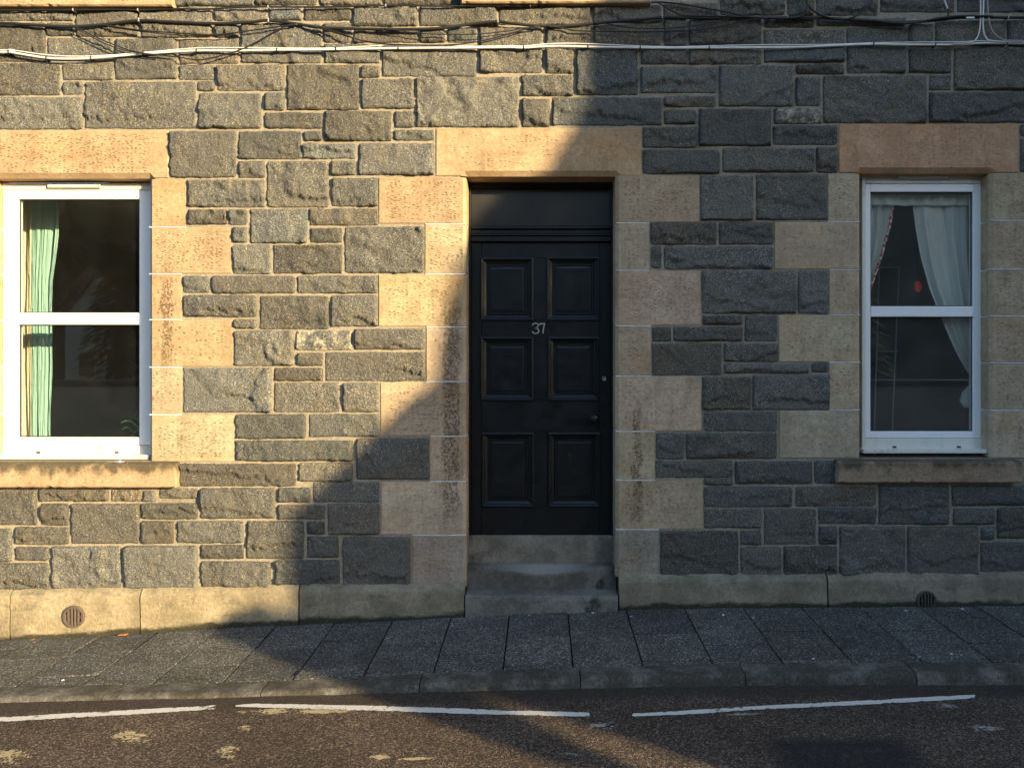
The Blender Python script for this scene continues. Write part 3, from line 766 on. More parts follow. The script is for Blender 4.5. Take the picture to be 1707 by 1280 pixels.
# ---- door steps
def step_block(x0, x1, ytop_front, y_front, y_back, zbot, col, dip=0.0, name='door_step'):
    n = 46; X0, X1 = PX(x0, y_front), PX(x1, y_front); zt = PZ(ytop_front, y_front)
    xs = np.linspace(X0, X1, n); u = np.linspace(0, 1, n); curve = np.sin(math.pi * np.clip((u - .06) / .9, 0, 1)) ** 1.5 * dip
    rows = []; wear = []
    m_ = 9
    for k in range(m_):
        s_ = k / (m_ - 1); yy = y_back + (y_front + .006 - y_back) * s_
        rows.append((np.full(n, yy), zt - curve * smooth01((s_ - .15) / .85))); wear.append(np.clip(curve / max(dip, 1e-6), 0, 1) * smooth01((s_ - .2) / .3) if dip else u * 0)
    rows.append((np.full(n, y_front), zt - curve - .006)); wear.append(wear[-1] * .4)
    for k in range(1, 7):
        zz = (zt - curve - .006) * (1 - k / 6) + zbot * k / 6
        rows.append((np.full(n, y_front) + .0015 * FB2[k * 13, (np.arange(n) * 8) % 1024], zz)); wear.append(u * 0)
    Y = np.array([r[0] for r in rows]); Z = np.array([r[1] for r in rows]); X = np.tile(xs, (len(rows), 1)); A = np.array(wear)
    X = np.concatenate([X[:, :1], X, X[:, -1:]], 1); Y = np.concatenate([Y[:, :1] * 0 + y_back, Y, Y[:, -1:] * 0 + y_back], 1)
    Z = np.concatenate([Z[:, :1], Z, Z[:, -1:]], 1); A = np.concatenate([A[:, :1], A, A[:, -1:]], 1)
    o = grid_mesh(name, X, Y, Z, MAT['step'], house, (float(xs.mean()), y_front, zbot), attr=A, flip=True); o.color = (*col, 1); return o
step_block(775.5, 1030, 993, -.062, .12, float(z_wall(.2)) - .12, (.20, .19, .165))
step_block(779, 1026.5, 943, .088, .22, PZ(985, .088), (.15, .138, .118), dip=.052)
step_block(780, 1025, 893, .18, .30, PZ(940, .18), (.235, .21, .17), name='threshold_stone')

# ---- door
YD = .215
door = empty('door', (PX(902, YD), YD, PZ(893, YD)), house)
def dbox(mb, x0, y0, x1, y1, ya, yb, b=.002): return mb.box(PX(x0, YD), PX(x1, YD), ya, yb, PZ(y1, YD), PZ(y0, YD), b)
PANELS = [(802, 431, 888, 534), (912, 430, 999, 534), (802, 563, 888, 667), (914, 563, 998, 667), (804, 722, 889, 844), (915, 722, 1000, 844)]
leaf = MB()
xs_ = [786, 802.5, 888.5, 913, 999, 1018]; ys_ = [405, 430.5, 534, 563, 667, 722, 844, 892]
for i in range(5):
    for j in range(7):
        if i in (1, 3) and j in (1, 3, 5): continue
        if i in (0, 4) and j: continue                       # stiles run the whole height
        if i == 2 and j in (0, 2, 4, 6): continue
        if i in (1, 3): continue
        y1 = ys_[-1] if i in (0, 4) else ys_[j + 1]
        dbox(leaf, xs_[i], ys_[j], xs_[i + 1], y1, YD - .004, YD + .04, .0015)
for j in (0, 2, 4, 6): dbox(leaf, xs_[1] + .3, ys_[j] + .1, xs_[4] - .3, ys_[j + 1] - .1, YD - .0028, YD + .04, .0015)
leaf.build('leaf', MAT['door'], door)
for (x0, y0, x1, y1) in PANELS:
    mb = MB(); v = []
    prof_ = [(-1.5, .008), (-1.2, -.012), (1.0, -.015), (3.2, -.010), (4.0, .000), (7.5, .007), (9.0, .010), (10.0, .004), (12.5, .004), (13.2, .013), (17.5, .010)]
    for ins, dy in prof_:
        a, b, c_, d_ = PX(x0 + ins, YD), PX(x1 - ins, YD), PZ(y1 - ins, YD), PZ(y0 + ins, YD)
        v += [(a, YD + dy, c_), (b, YD + dy, c_), (b, YD + dy, d_), (a, YD + dy, d_)]
    f = [(k * 4 + i, k * 4 + (i + 1) % 4, k * 4 + 4 + (i + 1) % 4, k * 4 + 4 + i) for k in range(len(prof_) - 1) for i in range(4)]
    n = (len(prof_) - 1) * 4; f.append((n, n + 1, n + 2, n + 3))
    mb.add(v, f).build('panel', MAT['door'], door, recalc=False)
def lathe(cx, cy_, cz, prof_, n=20):
    """profile (r, dy) turned about the axis along y"""
    mb = MB(); v = [(cx + r * math.cos(2 * math.pi * k / n), cy_ + dy, cz + r * math.sin(2 * math.pi * k / n)) for r, dy in prof_ for k in range(n)]
    f = [(j * n + k, j * n + (k + 1) % n, (j + 1) * n + (k + 1) % n, (j + 1) * n + k) for j in range(len(prof_) - 1) for k in range(n)]
    f.append(tuple((len(prof_) - 1) * n + k for k in range(n))); return mb.add(v, f)
kx, _, kz = P(990, 697, YD)
lathe(kx, YD, kz, [(.040, -.004), (.038, -.010), (.018, -.013), (.014, -.030), (.024, -.038), (.034, -.052), (.034, -.066), (.024, -.078), (.008, -.082)]).build('knob', MAT['iron'], door, smooth=True)
kx, _, kz = P(1007, 631, YD)
lathe(kx, YD, kz, [(.018, -.003), (.017, -.012), (.012, -.015), (.011, -.011), (.004, -.012)]).build('lock_cylinder', MAT['lockmetal'], door, smooth=True)
kx, _, kz = P(1004, 707, YD); mb = MB()
mb.box(kx - .016, kx + .016, YD - .010, YD - .0045, kz - .026, kz + .026, .004); mb.build('keyhole_plate', MAT['iron'], door)
mb = MB(); poly = [(kx + .006 * math.cos(q), kz + .008 + .006 * math.sin(q)) for q in np.linspace(-.9, math.pi + .9, 12)] + [(kx - .006, kz - .016), (kx + .006, kz - .016)]
mb.prism(poly, YD - .0115, YD - .0102).build('keyhole', MAT['hole'], door)
def stroke(pts, wd, y0, y1):
    mb = MB(); p = [Vector((a, 0, b)) for a, b in pts]; n = len(p); L = []
    for i in range(n):
        t = (p[min(i + 1, n - 1)] - p[max(i - 1, 0)]).normalized(); nn = Vector((-t.z, 0, t.x)); ww = wd[i] if hasattr(wd, '__len__') else wd
        L.append((p[i] + nn * ww / 2, p[i] - nn * ww / 2))
    v = [(q.x, yy, q.z) for a, b in L for yy in (y0, y1) for q in (a, b)]
    f = []
    for i in range(n - 1):
        a, b = i * 4, i * 4 + 4
        f += [(a, a + 1, b + 1, b), (a + 2, b + 2, b + 3, a + 3), (a, b, b + 2, a + 2), (a + 1, a + 3, b + 3, b + 1)]
    f += [(0, 2, 3, 1), (4 * n - 4, 4 * n - 3, 4 * n - 1, 4 * n - 2)]
    return mb.add(v, f)
def digit(pts, wd, label):
    q = catmull([(PX(a, YD), 0, PZ(b, YD)) for a, b in pts], 6)
    o = stroke([(a.x, a.z) for a in q], wd, YD - .0085, YD - .0032).build('house_number', MAT['digit'], door); o['label'] = label
digit([(887.6, 542.2), (889.5, 539.6), (893, 538.9), (896.5, 540.4), (897.2, 543.6), (894.8, 546.4), (892, 547.2), (895.8, 548), (898.2, 551.2), (896.9, 554.6), (893, 556), (889, 555), (887.6, 552.2)], .0075, 'worn metal figure three')
mb = MB()
for a in ([(899.6, 541.8), (900.2, 539.8), (904, 540), (908, 539.6)], [(908, 539.2), (906.8, 544), (905.6, 550), (905.2, 556)]):
    q = catmull([(PX(x, YD), 0, PZ(z, YD)) for x, z in a], 5); s_ = stroke([(b.x, b.z) for b in q], .0085, YD - .0085, YD - .0032); mb.add(s_.v, s_.f)
o = mb.build('house_number', MAT['digit'], door); o['label'] = 'worn metal figure seven'

frame = empty('door_frame', (PX(902, YD), YD, PZ(893, YD)), house)
mb = MB(); dbox(mb, 776, 300, 785.6, 893, YD - .03, YD + .06, .004); mb.build('frame_post', MAT['frame_black'], frame)
mb = MB(); dbox(mb, 1018.4, 300, 1028, 893, YD - .03, YD + .06, .004); mb.build('frame_post', MAT['frame_black'], frame)
mb = MB(); dbox(mb, 785.8, 300, 1018.2, 314, YD - .025, YD + .06, .004); mb.build('frame_head', MAT['frame_black'], frame)
mb = MB()
dbox(mb, 785.8, 377.5, 1018.2, 383, YD - .035, YD + .05, .003); dbox(mb, 785.8, 383.5, 1018.2, 391, YD - .018, YD + .05, .004)
dbox(mb, 785.8, 391.4, 1018.2, 394.5, YD - .040, YD + .05, .003); dbox(mb, 785.8, 394.8, 1018.2, 404, YD - .032, YD + .05, .005)
mb.build('transom_rail', MAT['frame_black'], frame)
mb = MB(); dbox(mb, 786, 314.4, 1018, 377.2, YD + .012, YD + .017, 0); mb.build('fanlight_pane', MAT['fanlight'], frame)

# ---- rooms behind the glass
def room(x0, x1, z0, z1, op, y0=.168, y1=4.4):
    mb = MB()
    mb.add([(x0, y1, z0), (x1, y1, z0), (x1, y1, z1), (x0, y1, z1)], [(0, 1, 2, 3)])
    for q in (((x0, z0), (x0, z1)), ((x1, z0), (x1, z1)), ((x0, z1), (x1, z1)), ((x0, z0), (x1, z0))):
        (a, b), (c, d) = q; mb.add([(a, y0, b), (c, y0, d), (c, y1, d), (a, y1, b)], [(0, 1, 2, 3)])
    for (a, b, c, d) in ((x0, op[0], z0, z1), (op[1], x1, z0, z1), (op[0], op[1], z0, op[2]), (op[0], op[1], op[3], z1)):
        mb.add([(a, y0, c), (b, y0, c), (b, y0, d), (a, y0, d)], [(0, 1, 2, 3)])
    mb.build('room_lining', MAT['room'], house, recalc=False)
room(-4.6, -1.9, .25, 2.95, OP['wl']); room(1.3, 4.2, .25, 2.95, OP['wr'])
room(-.75, .75, .4, 2.95, (PX(777), PX(1026), .5, PZ(297)), .33, 1.8)
room(-4.6, -1.9, 3.6, 6.3, OP['ul']); room(-1.0, 1.2, 3.6, 6.3, OP['ur'])

# ---- windows
YW = .115
def window(outer, sash, panes, rail, vent_, cillx, glass='glass'):
    ox0, oy0, ox1, oy1 = outer; sx0, sy0, sx1, sy1 = sash
    root = empty('window', (PX((ox0 + ox1) / 2, YW), YW, PZ(oy1, YW)), house)
    def b(mb, x0, y0, x1, y1, ya, yb, bv=.003): return mb.box(PX(x0, YW), PX(x1, YW), ya, yb, PZ(y1, YW), PZ(y0, YW), bv)
    of = MB(); b(of, ox0, oy0, sx0 - .5, oy1, YW - .012, YW + .06); b(of, sx1 + .5, oy0, ox1, oy1, YW - .012, YW + .06)
    b(of, sx0 - .4, oy0, sx1 + .4, sy0 - .5, YW - .0115, YW + .06); b(of, sx0 - .4, sy1 + .5, sx1 + .4, oy1, YW - .0115, YW + .06)
    of.build('frame', MAT['upvc_outer'], root)
    gx0, gx1 = panes[0][0], panes[0][2]
    sa = MB(); y0 = YW - .005
    b(sa, sx0, sy0, gx0 - .8, sy1, y0, YW + .05); b(sa, gx1 + .8, sy0, sx1, sy1, y0, YW + .05)
    b(sa, gx0 - .7, sy0, gx1 + .7, panes[0][1] - .8, y0 + .0004, YW + .05); b(sa, gx0 - .7, panes[1][3] + .8, gx1 + .7, sy1, y0 + .0004, YW + .05)
    sa.build('sash', MAT['upvc'], root)
    rl = MB(); b(rl, gx0 - .7, panes[0][3] + .8, gx1 + .7, panes[1][1] - .8, y0 - .004, YW + .05, .004); rl.build('meeting_rail', MAT['upvc'], root)
    for (x0, y0_, x1, y1) in panes:
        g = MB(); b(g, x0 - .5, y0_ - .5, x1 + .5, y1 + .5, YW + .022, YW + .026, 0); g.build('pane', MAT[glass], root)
        gs = MB(); t = 1.0
        for q in ((x0 - .75, y0_ - .75, x0 + t, y1 + .75), (x1 - t, y0_ - .75, x1 + .75, y1 + .75), (x0 + t, y0_ - .75, x1 - t, y0_ + t), (x0 + t, y1 - t, x1 - t, y1 + .75)):
            b(gs, *q, YW + .012, YW + .0205, .001)
        gs.build('gasket', MAT['gasket'], root)
    if vent_:
        vb = MB(); b(vb, *vent_, YW - .030, YW - .0125, .003); vo = vb.build('trickle_vent', MAT['grey_plastic'], root)
        vb = MB(); b(vb, vent_[0] + 3, vent_[1] + 2, vent_[2] - 3, vent_[3] - 2.2, YW - .0318, YW - .029, 0); vb.build('vent_cap', MAT['upvc'], root)
    c = MB(); c.box(PX(cillx[0], .06), PX(cillx[1], .06), .035, YW + .05, PZ(cillx[3], .06), PZ(cillx[2], .06), .003); c.build('cill', MAT['upvc_outer'], root)
    for fx in (.25, .75):
        mx = ox0 + (ox1 - ox0) * fx; d = MB(); b(d, mx - 3.2, oy1 - 5, mx + 3.2, oy1 - 2, YW - .0175, YW - .0125, .001); d.build('drain_cap', MAT['slot'], root)
    return root
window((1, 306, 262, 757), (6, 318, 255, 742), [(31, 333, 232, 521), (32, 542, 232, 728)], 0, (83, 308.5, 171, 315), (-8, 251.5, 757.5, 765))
window((1436, 293, 1650, 748), (1442, 307, 1637, 730), [(1451.5, 321, 1621, 510), (1452.5, 529, 1622, 718)], 0, (1492, 294, 1581, 301), (1437, 1657, 748.5, 755), 'hazed_glass')
window((4, -460, 258, -18), (10, -448, 250, -32), [(31, -434, 232, -246), (31, -228, 232, -48)], 0, None, (0, 251, -18, -11))
window((808, -466, 1046, -24), (814, -454, 1040, -38), [(832, -440, 1022, -250), (832, -232, 1022, -54)], 0, None, (806, 1048, -24, -17))

# ================================================================== CURTAINS AND THINGS INDOORS
def curtain(name, left, right, yc, m, folds, amp, label, group=None, rows=40, cols=70, trim=None):
    """left/right: lists of (py, px) outlines seen through the glass"""
    la = np.array(left, float); ra = np.array(right, float)
    py = np.linspace(la[0, 0], la[-1, 0], rows); xl = np.interp(py, la[:, 0], la[:, 1]); xr = np.interp(py, ra[:, 0], ra[:, 1])
    u = np.linspace(0, 1, cols); X = np.zeros((rows, cols)); Y = X.copy(); Z = X.copy()
    for i in range(rows):
        ph = .5 * math.sin(i * .11)
        X[i] = PX(xl[i] + (xr[i] - xl[i]) * u, yc); Z[i] = PZ(py[i], yc)
        Y[i] = yc + amp * (np.sin(u * folds * 2 * math.pi + ph) + .15 * np.sin(u * folds * 4.7 * math.pi + 1.3 + ph * 2)) + .006 * FB[300 + i, (np.arange(cols) * 5) % 1024]
    c = ((X.min() + X.max()) / 2, yc, Z.min())
    o = grid_mesh(name, X, Y, Z, MAT[m], None, (float(c[0]), yc, float(c[2])), flip=True)
    sm = o.modifiers.new('thickness', 'SOLIDIFY'); sm.thickness = .003
    tag(o, label, 'curtain', group)
    if trim:
        Xt = np.stack([X[:, -1] - .0, X[:, -1] + .022], 1); Yt = np.stack([Y[:, -1] - .004, Y[:, -1] - .004], 1); Zt = np.stack([Z[:, -1], Z[:, -1]], 1)
        t = grid_mesh('trim', Xt, Yt, Zt, MAT[trim], o, (float(Xt.mean()), yc, float(Zt.min())), flip=True)
        t.modifiers.new('thickness', 'SOLIDIFY').thickness = .003
    return o
curtain('curtain', [(312, 20), (750, 20)], [(312, 58), (750, 55)], .52, 'cream_cloth', 2, .018, 'cream curtain edge beside the mint drape in the sunlit window')
curtain('curtain', [(312, 52), (750, 52)], [(312, 97), (360, 99), (385, 99), (430, 94), (470, 88), (520, 86), (600, 87), (650, 85), (690, 83), (750, 83)], .50, 'mint_cloth', 1.6, .009, 'mint green drape hanging in the sunlit window')
curtain('curtain', [(318, 1440), (480, 1440)], [(318, 1491), (345, 1486), (380, 1480), (430, 1466), (480, 1448)], .22, 'net', 3, .012, 'narrow white net curtain with red gingham edge', trim='gingham')
curtain('curtain', [(318, 1521), (345, 1523), (375, 1526), (430, 1536), (480, 1550), (510, 1562), (545, 1576), (580, 1591), (605, 1604), (632, 1621)], [(318, 1640), (632, 1640)], .22, 'net', 5, .014, 'wide white net curtain swept to one side of the shaded window')
curtain('curtain', [(312, 1440), (343, 1440)], [(312, 1640), (347, 1640)], .195, 'net', 9, .010, 'short white net valance across the top of the shaded window', rows=10)
curtain('curtain', [(640, 1618), (655, 1604), (668, 1600), (680, 1608)], [(640, 1640), (680, 1640)], .23, 'net', 1.5, .010, 'gathered tail of white net curtain by the lower pane', rows=14, cols=20)

rk = tag(empty('clothes_rack', P(1482, 700, .9)), 'pale folding clothes rack standing inside the shaded window', 'rack')
zf = .25
for a, b in (((1499, 446), (1488, 700)), ((1466, 446), (1458, 700))):
    MB().tube([P(*a, .9), P(*b, .9)], .006).build('leg', MAT['metal_rail'], rk)
    p0, p1 = Vector(P(*a, .9)), Vector(P(*b, .9)); MB().tube([p1, (p1.x, p1.y, zf)], .006).build('leg', MAT['metal_rail'], rk)
for q in (446, 586): MB().tube([P(1462, q, .9), P(1497, q, .9)], .007).build('rail', MAT['metal_rail'], rk)
lp = P(1530, 478, .8)
lan = tag(empty('red_lantern', (lp[0], lp[1], lp[2] - .05)), 'small glowing red oval lantern hanging inside the shaded window', 'lantern')
mb = MB(); n = 12; v = []
for j in range(9):
    q = math.pi * j / 8
    for k in range(n): v.append((lp[0] + (.023 + (.003 if k % 2 else 0)) * math.sin(q) * math.cos(2 * math.pi * k / n), lp[1] + .030 * math.sin(q) * math.sin(2 * math.pi * k / n), lp[2] + .046 * math.cos(q)))
mb.add(v, [(j * n + k, j * n + (k + 1) % n, (j + 1) * n + (k + 1) % n, (j + 1) * n + k) for j in range(8) for k in range(n)]).build('shade', MAT['red_lamp'], lan, smooth=True)
MB().tube([(lp[0], lp[1], lp[2] + .05), (lp[0], lp[1], 2.949)], .0015, 4).build('cord', MAT['gasket'], lan)

pc = P(246, 735, .24)
pl_ = tag(empty('potted_plant', (pc[0], .24, pc[2] - .1)), 'strap-leaved potted plant with pink buds in the sunlit window corner', 'plant')
MB().tube([(pc[0], .24, pc[2] - .10), (pc[0], .24, pc[2] - .02), (pc[0], .24, pc[2])], [.04, .052, .055], 14).build('pot', MAT['pot'], pl_)
for (tips, wd) in (([(240, 728), (224, 706), (212, 701), (201, 705)], .012), ([(242, 728), (232, 702), (224, 696), (219, 697)], .011), ([(240, 730), (222, 719), (212, 712), (203, 716)], .006), ([(243, 728), (230, 717), (222, 723), (220, 727)], .008), ([(245, 728), (236, 700), (231, 690), (226, 691)], .009)):
    q = catmull([P(a, b, .22) for a, b in tips], 6); ww = [wd * math.sin(math.pi * (.12 + .85 * i / (len(q) - 1))) + .001 for i in range(len(q))]
    stroke([(a.x, a.z) for a in q], ww, .218, .2205).build('leaf', MAT['leaf'], pl_)
for a, b in ((226, 692), (229, 688), (226, 679)):
    c = P(a, b, .215); lathe(c[0], c[1], c[2], [(.004, .006), (.006, .0), (.003, -.006)], 8).build('bud', MAT['bud'], pl_)
# crumpled foil on the stone sill
c = P(200, 770.5, -.01); mb = MB(); v = []; n = 10
for j in range(5):
    for k in range(n):
        q = 2 * math.pi * k / n; r_ = (.008, .028, .034, .024, .006)[j] * random.uniform(.75, 1.2)
        v.append((c[0] + r_ * math.cos(q), -.015 + r_ * .5 * math.sin(q), c[2] - .012 + j * .007 + random.uniform(-.002, .002)))
mb.add(v, [(j * n + k, j * n + (k + 1) % n, (j + 1) * n + (k + 1) % n, (j + 1) * n + k) for j in range(4) for k in range(n)] + [tuple(range(n)), tuple(4 * n + k for k in range(n))])
tag(mb.build('foil_scrap', MAT['foil']), 'crumpled shiny foil scrap on the stone sill under the sunlit window', 'litter')

# ================================================================== CABLES
def zz(i, pts):
    off = {1: 0, 2: 420, 3: 850, 4: 1277}[i]; return [(off + a / 3.97, b / 3.97) for a, b in pts]
def cable(pts, r, m, label, yo=-.042, clips=(), group=None, wob=.0):
    w3 = [(PX(a, yo), yo + wob * math.sin(a * .05), PZ(b, yo)) for a, b in pts]
    q = catmull(w3, 7)
    o = MB().tube(q, r, 7).build('cable', MAT[m], smooth=True)
    tag(o, label, 'cable', group)
    for a, b in clips:
        x, z = PX(a, yo), PZ(b, yo)
        MB().box(x - .004, x + .004, yo - r - .002, -.004, z - r - .003, z + r + .003, .001).build('clip', MAT['cable_grey' if m != 'cable_white' else 'gasket'], o)
    return o
cable([(-300, 16)] + zz(1, [(0, 70), (300, 68), (480, 68), (800, 65), (915, 68), (1170, 60), (1360, 62)]) + zz(2, [(0, 48), (450, 48), (880, 40), (1380, 42)]) + zz(3, [(130, 38), (400, 28), (890, 18), (1100, 25), (1450, 85), (1510, 100)]) + zz(4, [(0, 122), (350, 128)]),
      .0058, 'cable_black', 'thin black cable running highest, close under the upper sills', clips=[(122, 17), (230, 17), (447, 12), (643, 10), (884, 9), (1084, 4)])
cable([(-300, 30)] + zz(1, [(0, 155), (110, 160), (300, 172), (480, 178), (680, 165), (920, 138), (1100, 145), (1420, 158)]) + zz(2, [(0, 148), (110, 138), (300, 160), (480, 185), (900, 195), (1230, 190), (1480, 158), (1630, 145)]) + zz(3, [(0, 155), (200, 175), (400, 172), (640, 150), (900, 128), (1020, 118), (1300, 122)]) + zz(4, [(0, 120), (300, 118), (600, 135), (880, 150), (1100, 138), (1300, 118), (1600, 118)]) + [(1760, 31), (2100, 40)],
      .0100, 'cable_black', 'thickest black cable of the bundle over the lintels', clips=[(232, 34), (448, 35), (830, 36), (1104, 29), (1312, 29), (1680, 29)])
WP = [(-300, 80)] + zz(1, [(0, 347), (60, 347), (300, 385), (500, 392), (700, 380), (950, 358), (1300, 338), (1580, 338)]) + zz(2, [(0, 335), (470, 330), (960, 322), (1480, 318)]) + zz(3, [(0, 315), (90, 318), (290, 308), (515, 312), (860, 318), (1100, 320), (1310, 318)]) + zz(4, [(0, 318), (200, 315), (500, 302), (710, 295), (930, 298), (1290, 298), (1420, 288)]) + [(1707, 73), (2100, 78)]
cable(WP, .0078, 'cable_white', 'thick white cable sagging along the wall beneath the black bundle',
      clips=[(15, 87), (78, 97), (152, 97), (239, 90), (328, 85), (462, 84), (560, 82), (664, 81), (873, 80), (980, 79), (1067, 80), (1182, 80), (1456, 74), (1559, 75), (1678, 72)])
cable([(a, b - (3.6 + 1.6 * math.sin(a * .021))) for a, b in WP], 0.0036, 'cable_white', 'thin white cable lying on top of the thick white one', yo=-.041)
cable(zz(1, [(480, 178), (510, 185), (620, 240), (760, 300), (900, 345), (1050, 365), (1180, 380), (1300, 398), (1400, 385), (1580, 335), (1700, 278)]) + zz(2, [(150, 210), (240, 170), (300, 160)]), .0042, 'cable_black', 'slack black wire looping down past the white cable', yo=-.052)
cable(zz(1, [(500, 190), (610, 248), (750, 312), (900, 352), (1050, 370)]), .0036, 'cable_black', 'short slack black wire twinned with the drooping loop', yo=-.058)
cable(zz(1, [(680, 166), (720, 172), (940, 203), (1200, 222), (1420, 232)]) + zz(2, [(0, 203), (200, 175), (300, 165)]), .0046, 'cable_black', 'shallow slack black wire above the white cable, sunlit stretch', yo=-.055)
cable(zz(1, [(690, 170), (760, 186), (950, 212), (1200, 235), (1420, 240), (1560, 226)]), .0034, 'cable_black', 'fine black wire shadowing the shallow sunlit loop', yo=-.050)
cable(zz(2, [(380, 172), (420, 180), (520, 210), (660, 250), (800, 285), (1000, 298), (1280, 300), (1480, 280), (1700, 228)]) + zz(3, [(100, 195), (200, 178)]), .0042, 'cable_black', 'slack black wire dipping nearly to the white cable by the door lintel', yo=-.052)
cable(zz(2, [(440, 178), (520, 200), (640, 242), (690, 262), (780, 278), (900, 292)]), .0040, 'cable_black', 'stub of slack wire beside the dip near the upper sill', yo=-.056)
cable(zz(2, [(880, 195), (950, 200), (1100, 222), (1290, 230), (1500, 227), (1707, 206)]) + zz(3, [(60, 192), (180, 178)]), .0034, 'cable_black', 'fine wire drooping a little under the thick black cable', yo=-.055)
cable(zz(3, [(250, 176), (340, 185), (450, 205), (800, 212), (1000, 210), (1250, 200), (1450, 165), (1600, 130), (1707, 122)]), .0046, 'cable_black', 'slack black wire hanging lowest in the shaded stretch', yo=-.053)
cable(zz(3, [(560, 155), (640, 160), (800, 185), (1000, 190), (1200, 175), (1350, 145), (1450, 125)]), .0040, 'cable_black', 'slack black wire tucked just over the lowest shaded one', yo=-.056)
cable(zz(3, [(940, 16), (990, 25), (1080, 80), (1170, 105), (1400, 110), (1660, 118)]), .0046, 'cable_black', 'black wire dropping from the upper sill end to the bundle', yo=-.055)
cable([(1335, -60), (1341, -15)] + zz(4, [(290, 50), (380, 108), (500, 130), (600, 105), (690, 20), (720, -60), (735, -180)]), .0062, 'cable_black', 'black cable hanging in a round loop above the bundle', yo=-.056)
cable([(1338, -60), (1344, -10)] + zz(4, [(272, 60), (235, 108), (150, 122), (20, 122)]), .0062, 'cable_black', 'black cable curving down beside the round loop into the bundle', yo=-.060)
cable(zz(4, [(700, 138), (880, 156), (1000, 150), (1150, 122), (1300, 108), (1500, 110)]), .0080, 'cable_black', 'extra black cable thickening the bundle over the shaded lintel', yo=-.060)
cable([(1633, -120), (1634, -40)] + zz(4, [(1420, 0), (1416, 180), (1392, 258), (1340, 286), (1240, 292)]), .0048, 'cable_white', 'white drop wire turning back along the white cable', yo=-.052)
cable([(1640, -120), (1640, -40)] + zz(4, [(1440, 0), (1437, 180), (1455, 250), (1505, 274), (1707, 278)]), .0048, 'cable_white', 'middle white drop wire bending along the wall', yo=-.055)
cable([(1646, -120), (1646, -40)] + zz(4, [(1465, 0), (1476, 140), (1510, 225), (1585, 268), (1707, 272)]), .0048, 'cable_grey', 'grey drop wire with the widest bend', yo=-.058)
cable([(1568, -60), (1572, -10)] + zz(4, [(1180, 0), (1203, 64)]), .0055, 'cable_white', 'short white cable tail ending in a black sleeve', yo=-.052)
cable(zz(4, [(1203, 60), (1208, 84), (1204, 106), (1190, 118)]), .0068, 'cable_black', 'black sleeve on the end of the white tail', yo=-.052)
t_ = MB(); a, b = zz(4, [(1318, 128), (1372, 120)]); t_.box(PX(a[0], -.06), PX(b[0], -.06), -.075, -.072, PZ(a[1] + .6, -.06), PZ(b[1] - .2, -.06), .001)
tag(t_.build('cable_tag', MAT['cable_white']), 'small white tag fixed to the black bundle over the shaded lintel', 'tag')

# ================================================================== PAVEMENT, KERB, ROAD
pave = tag(empty('pavement', (0, 0, 0)), 'sloping grey slab pavement along the house front', kind='structure')
xs = np.linspace(-8, 8, 160); ys = np.linspace(Y0 + .03, YF + .03, 12); X, Y = np.meshgrid(xs, ys)
b_ = grid_mesh('bedding', X, Y, z_pave(X, np.maximum(Y, YK)) - .011, plain('dark_joint_sand', (.022, .022, .018), .95, .1, nz=.3), pave, (0, 0, 0), flip=True)
def slab(x0, x1, ya, yb):
    tl = rng.normal(0, .0022, 3)
    g = .0050; b = .004; n = 5
    xs = np.linspace(x0 + g, x1 - g, n); ys = np.linspace(ya - g * 1.1, yb + g * 1.1, n); X, Y = np.meshgrid(xs, ys)
    Z = z_pave(X, Y) + tl[0] + tl[1] * (X - xs.mean()) * 4 + tl[2] * (Y - ys.mean()) * 4
    # top with a worn edge and skirts
    def ring(a):
        return np.concatenate([a[:1], a, a[-1:]], 0)
    Xe = ring(X); Ye = ring(Y); Ze = ring(Z)
    Xe = np.concatenate([Xe[:, :1], Xe, Xe[:, -1:]], 1); Ye = np.concatenate([Ye[:, :1], Ye, Ye[:, -1:]], 1); Ze = np.concatenate([Ze[:, :1], Ze, Ze[:, -1:]], 1)
    Ze[0] -= .012; Ze[-1] -= .012; Ze[1:-1, 0] -= .012; Ze[1:-1, -1] -= .012
    Xe[0] *= 1; o = grid_mesh('paving_slab', Xe, Ye, Ze, MAT['slab'], pave, (float(xs.mean()), float(ys.mean()), float(Z.mean())), flip=True)
    o.data.shade_flat(); k = rng.uniform(.76, 1.22); o.color = (k, k, k * rng.uniform(.95, 1.03), 1)
for k in range(-14, 13):
    x0 = .183 + .4 * k; x1 = x0 + .4
    cuts = [Y0, -.46, -.86, YK + .004] if k % 2 else [Y0, -.25, -.66, YK + .004]
    if k % 4 == 0: cuts = [Y0, -.37, -.80, YK + .004]
    if not k % 2: cuts[-2] = cuts[-2] + rng.uniform(-.03, .03)
    for a, b in zip(cuts[:-1], cuts[1:]):
        if a - b > .1: slab(x0, x1, a, b)
        elif a - b > 0.02: slab(x0, x1, a, b)

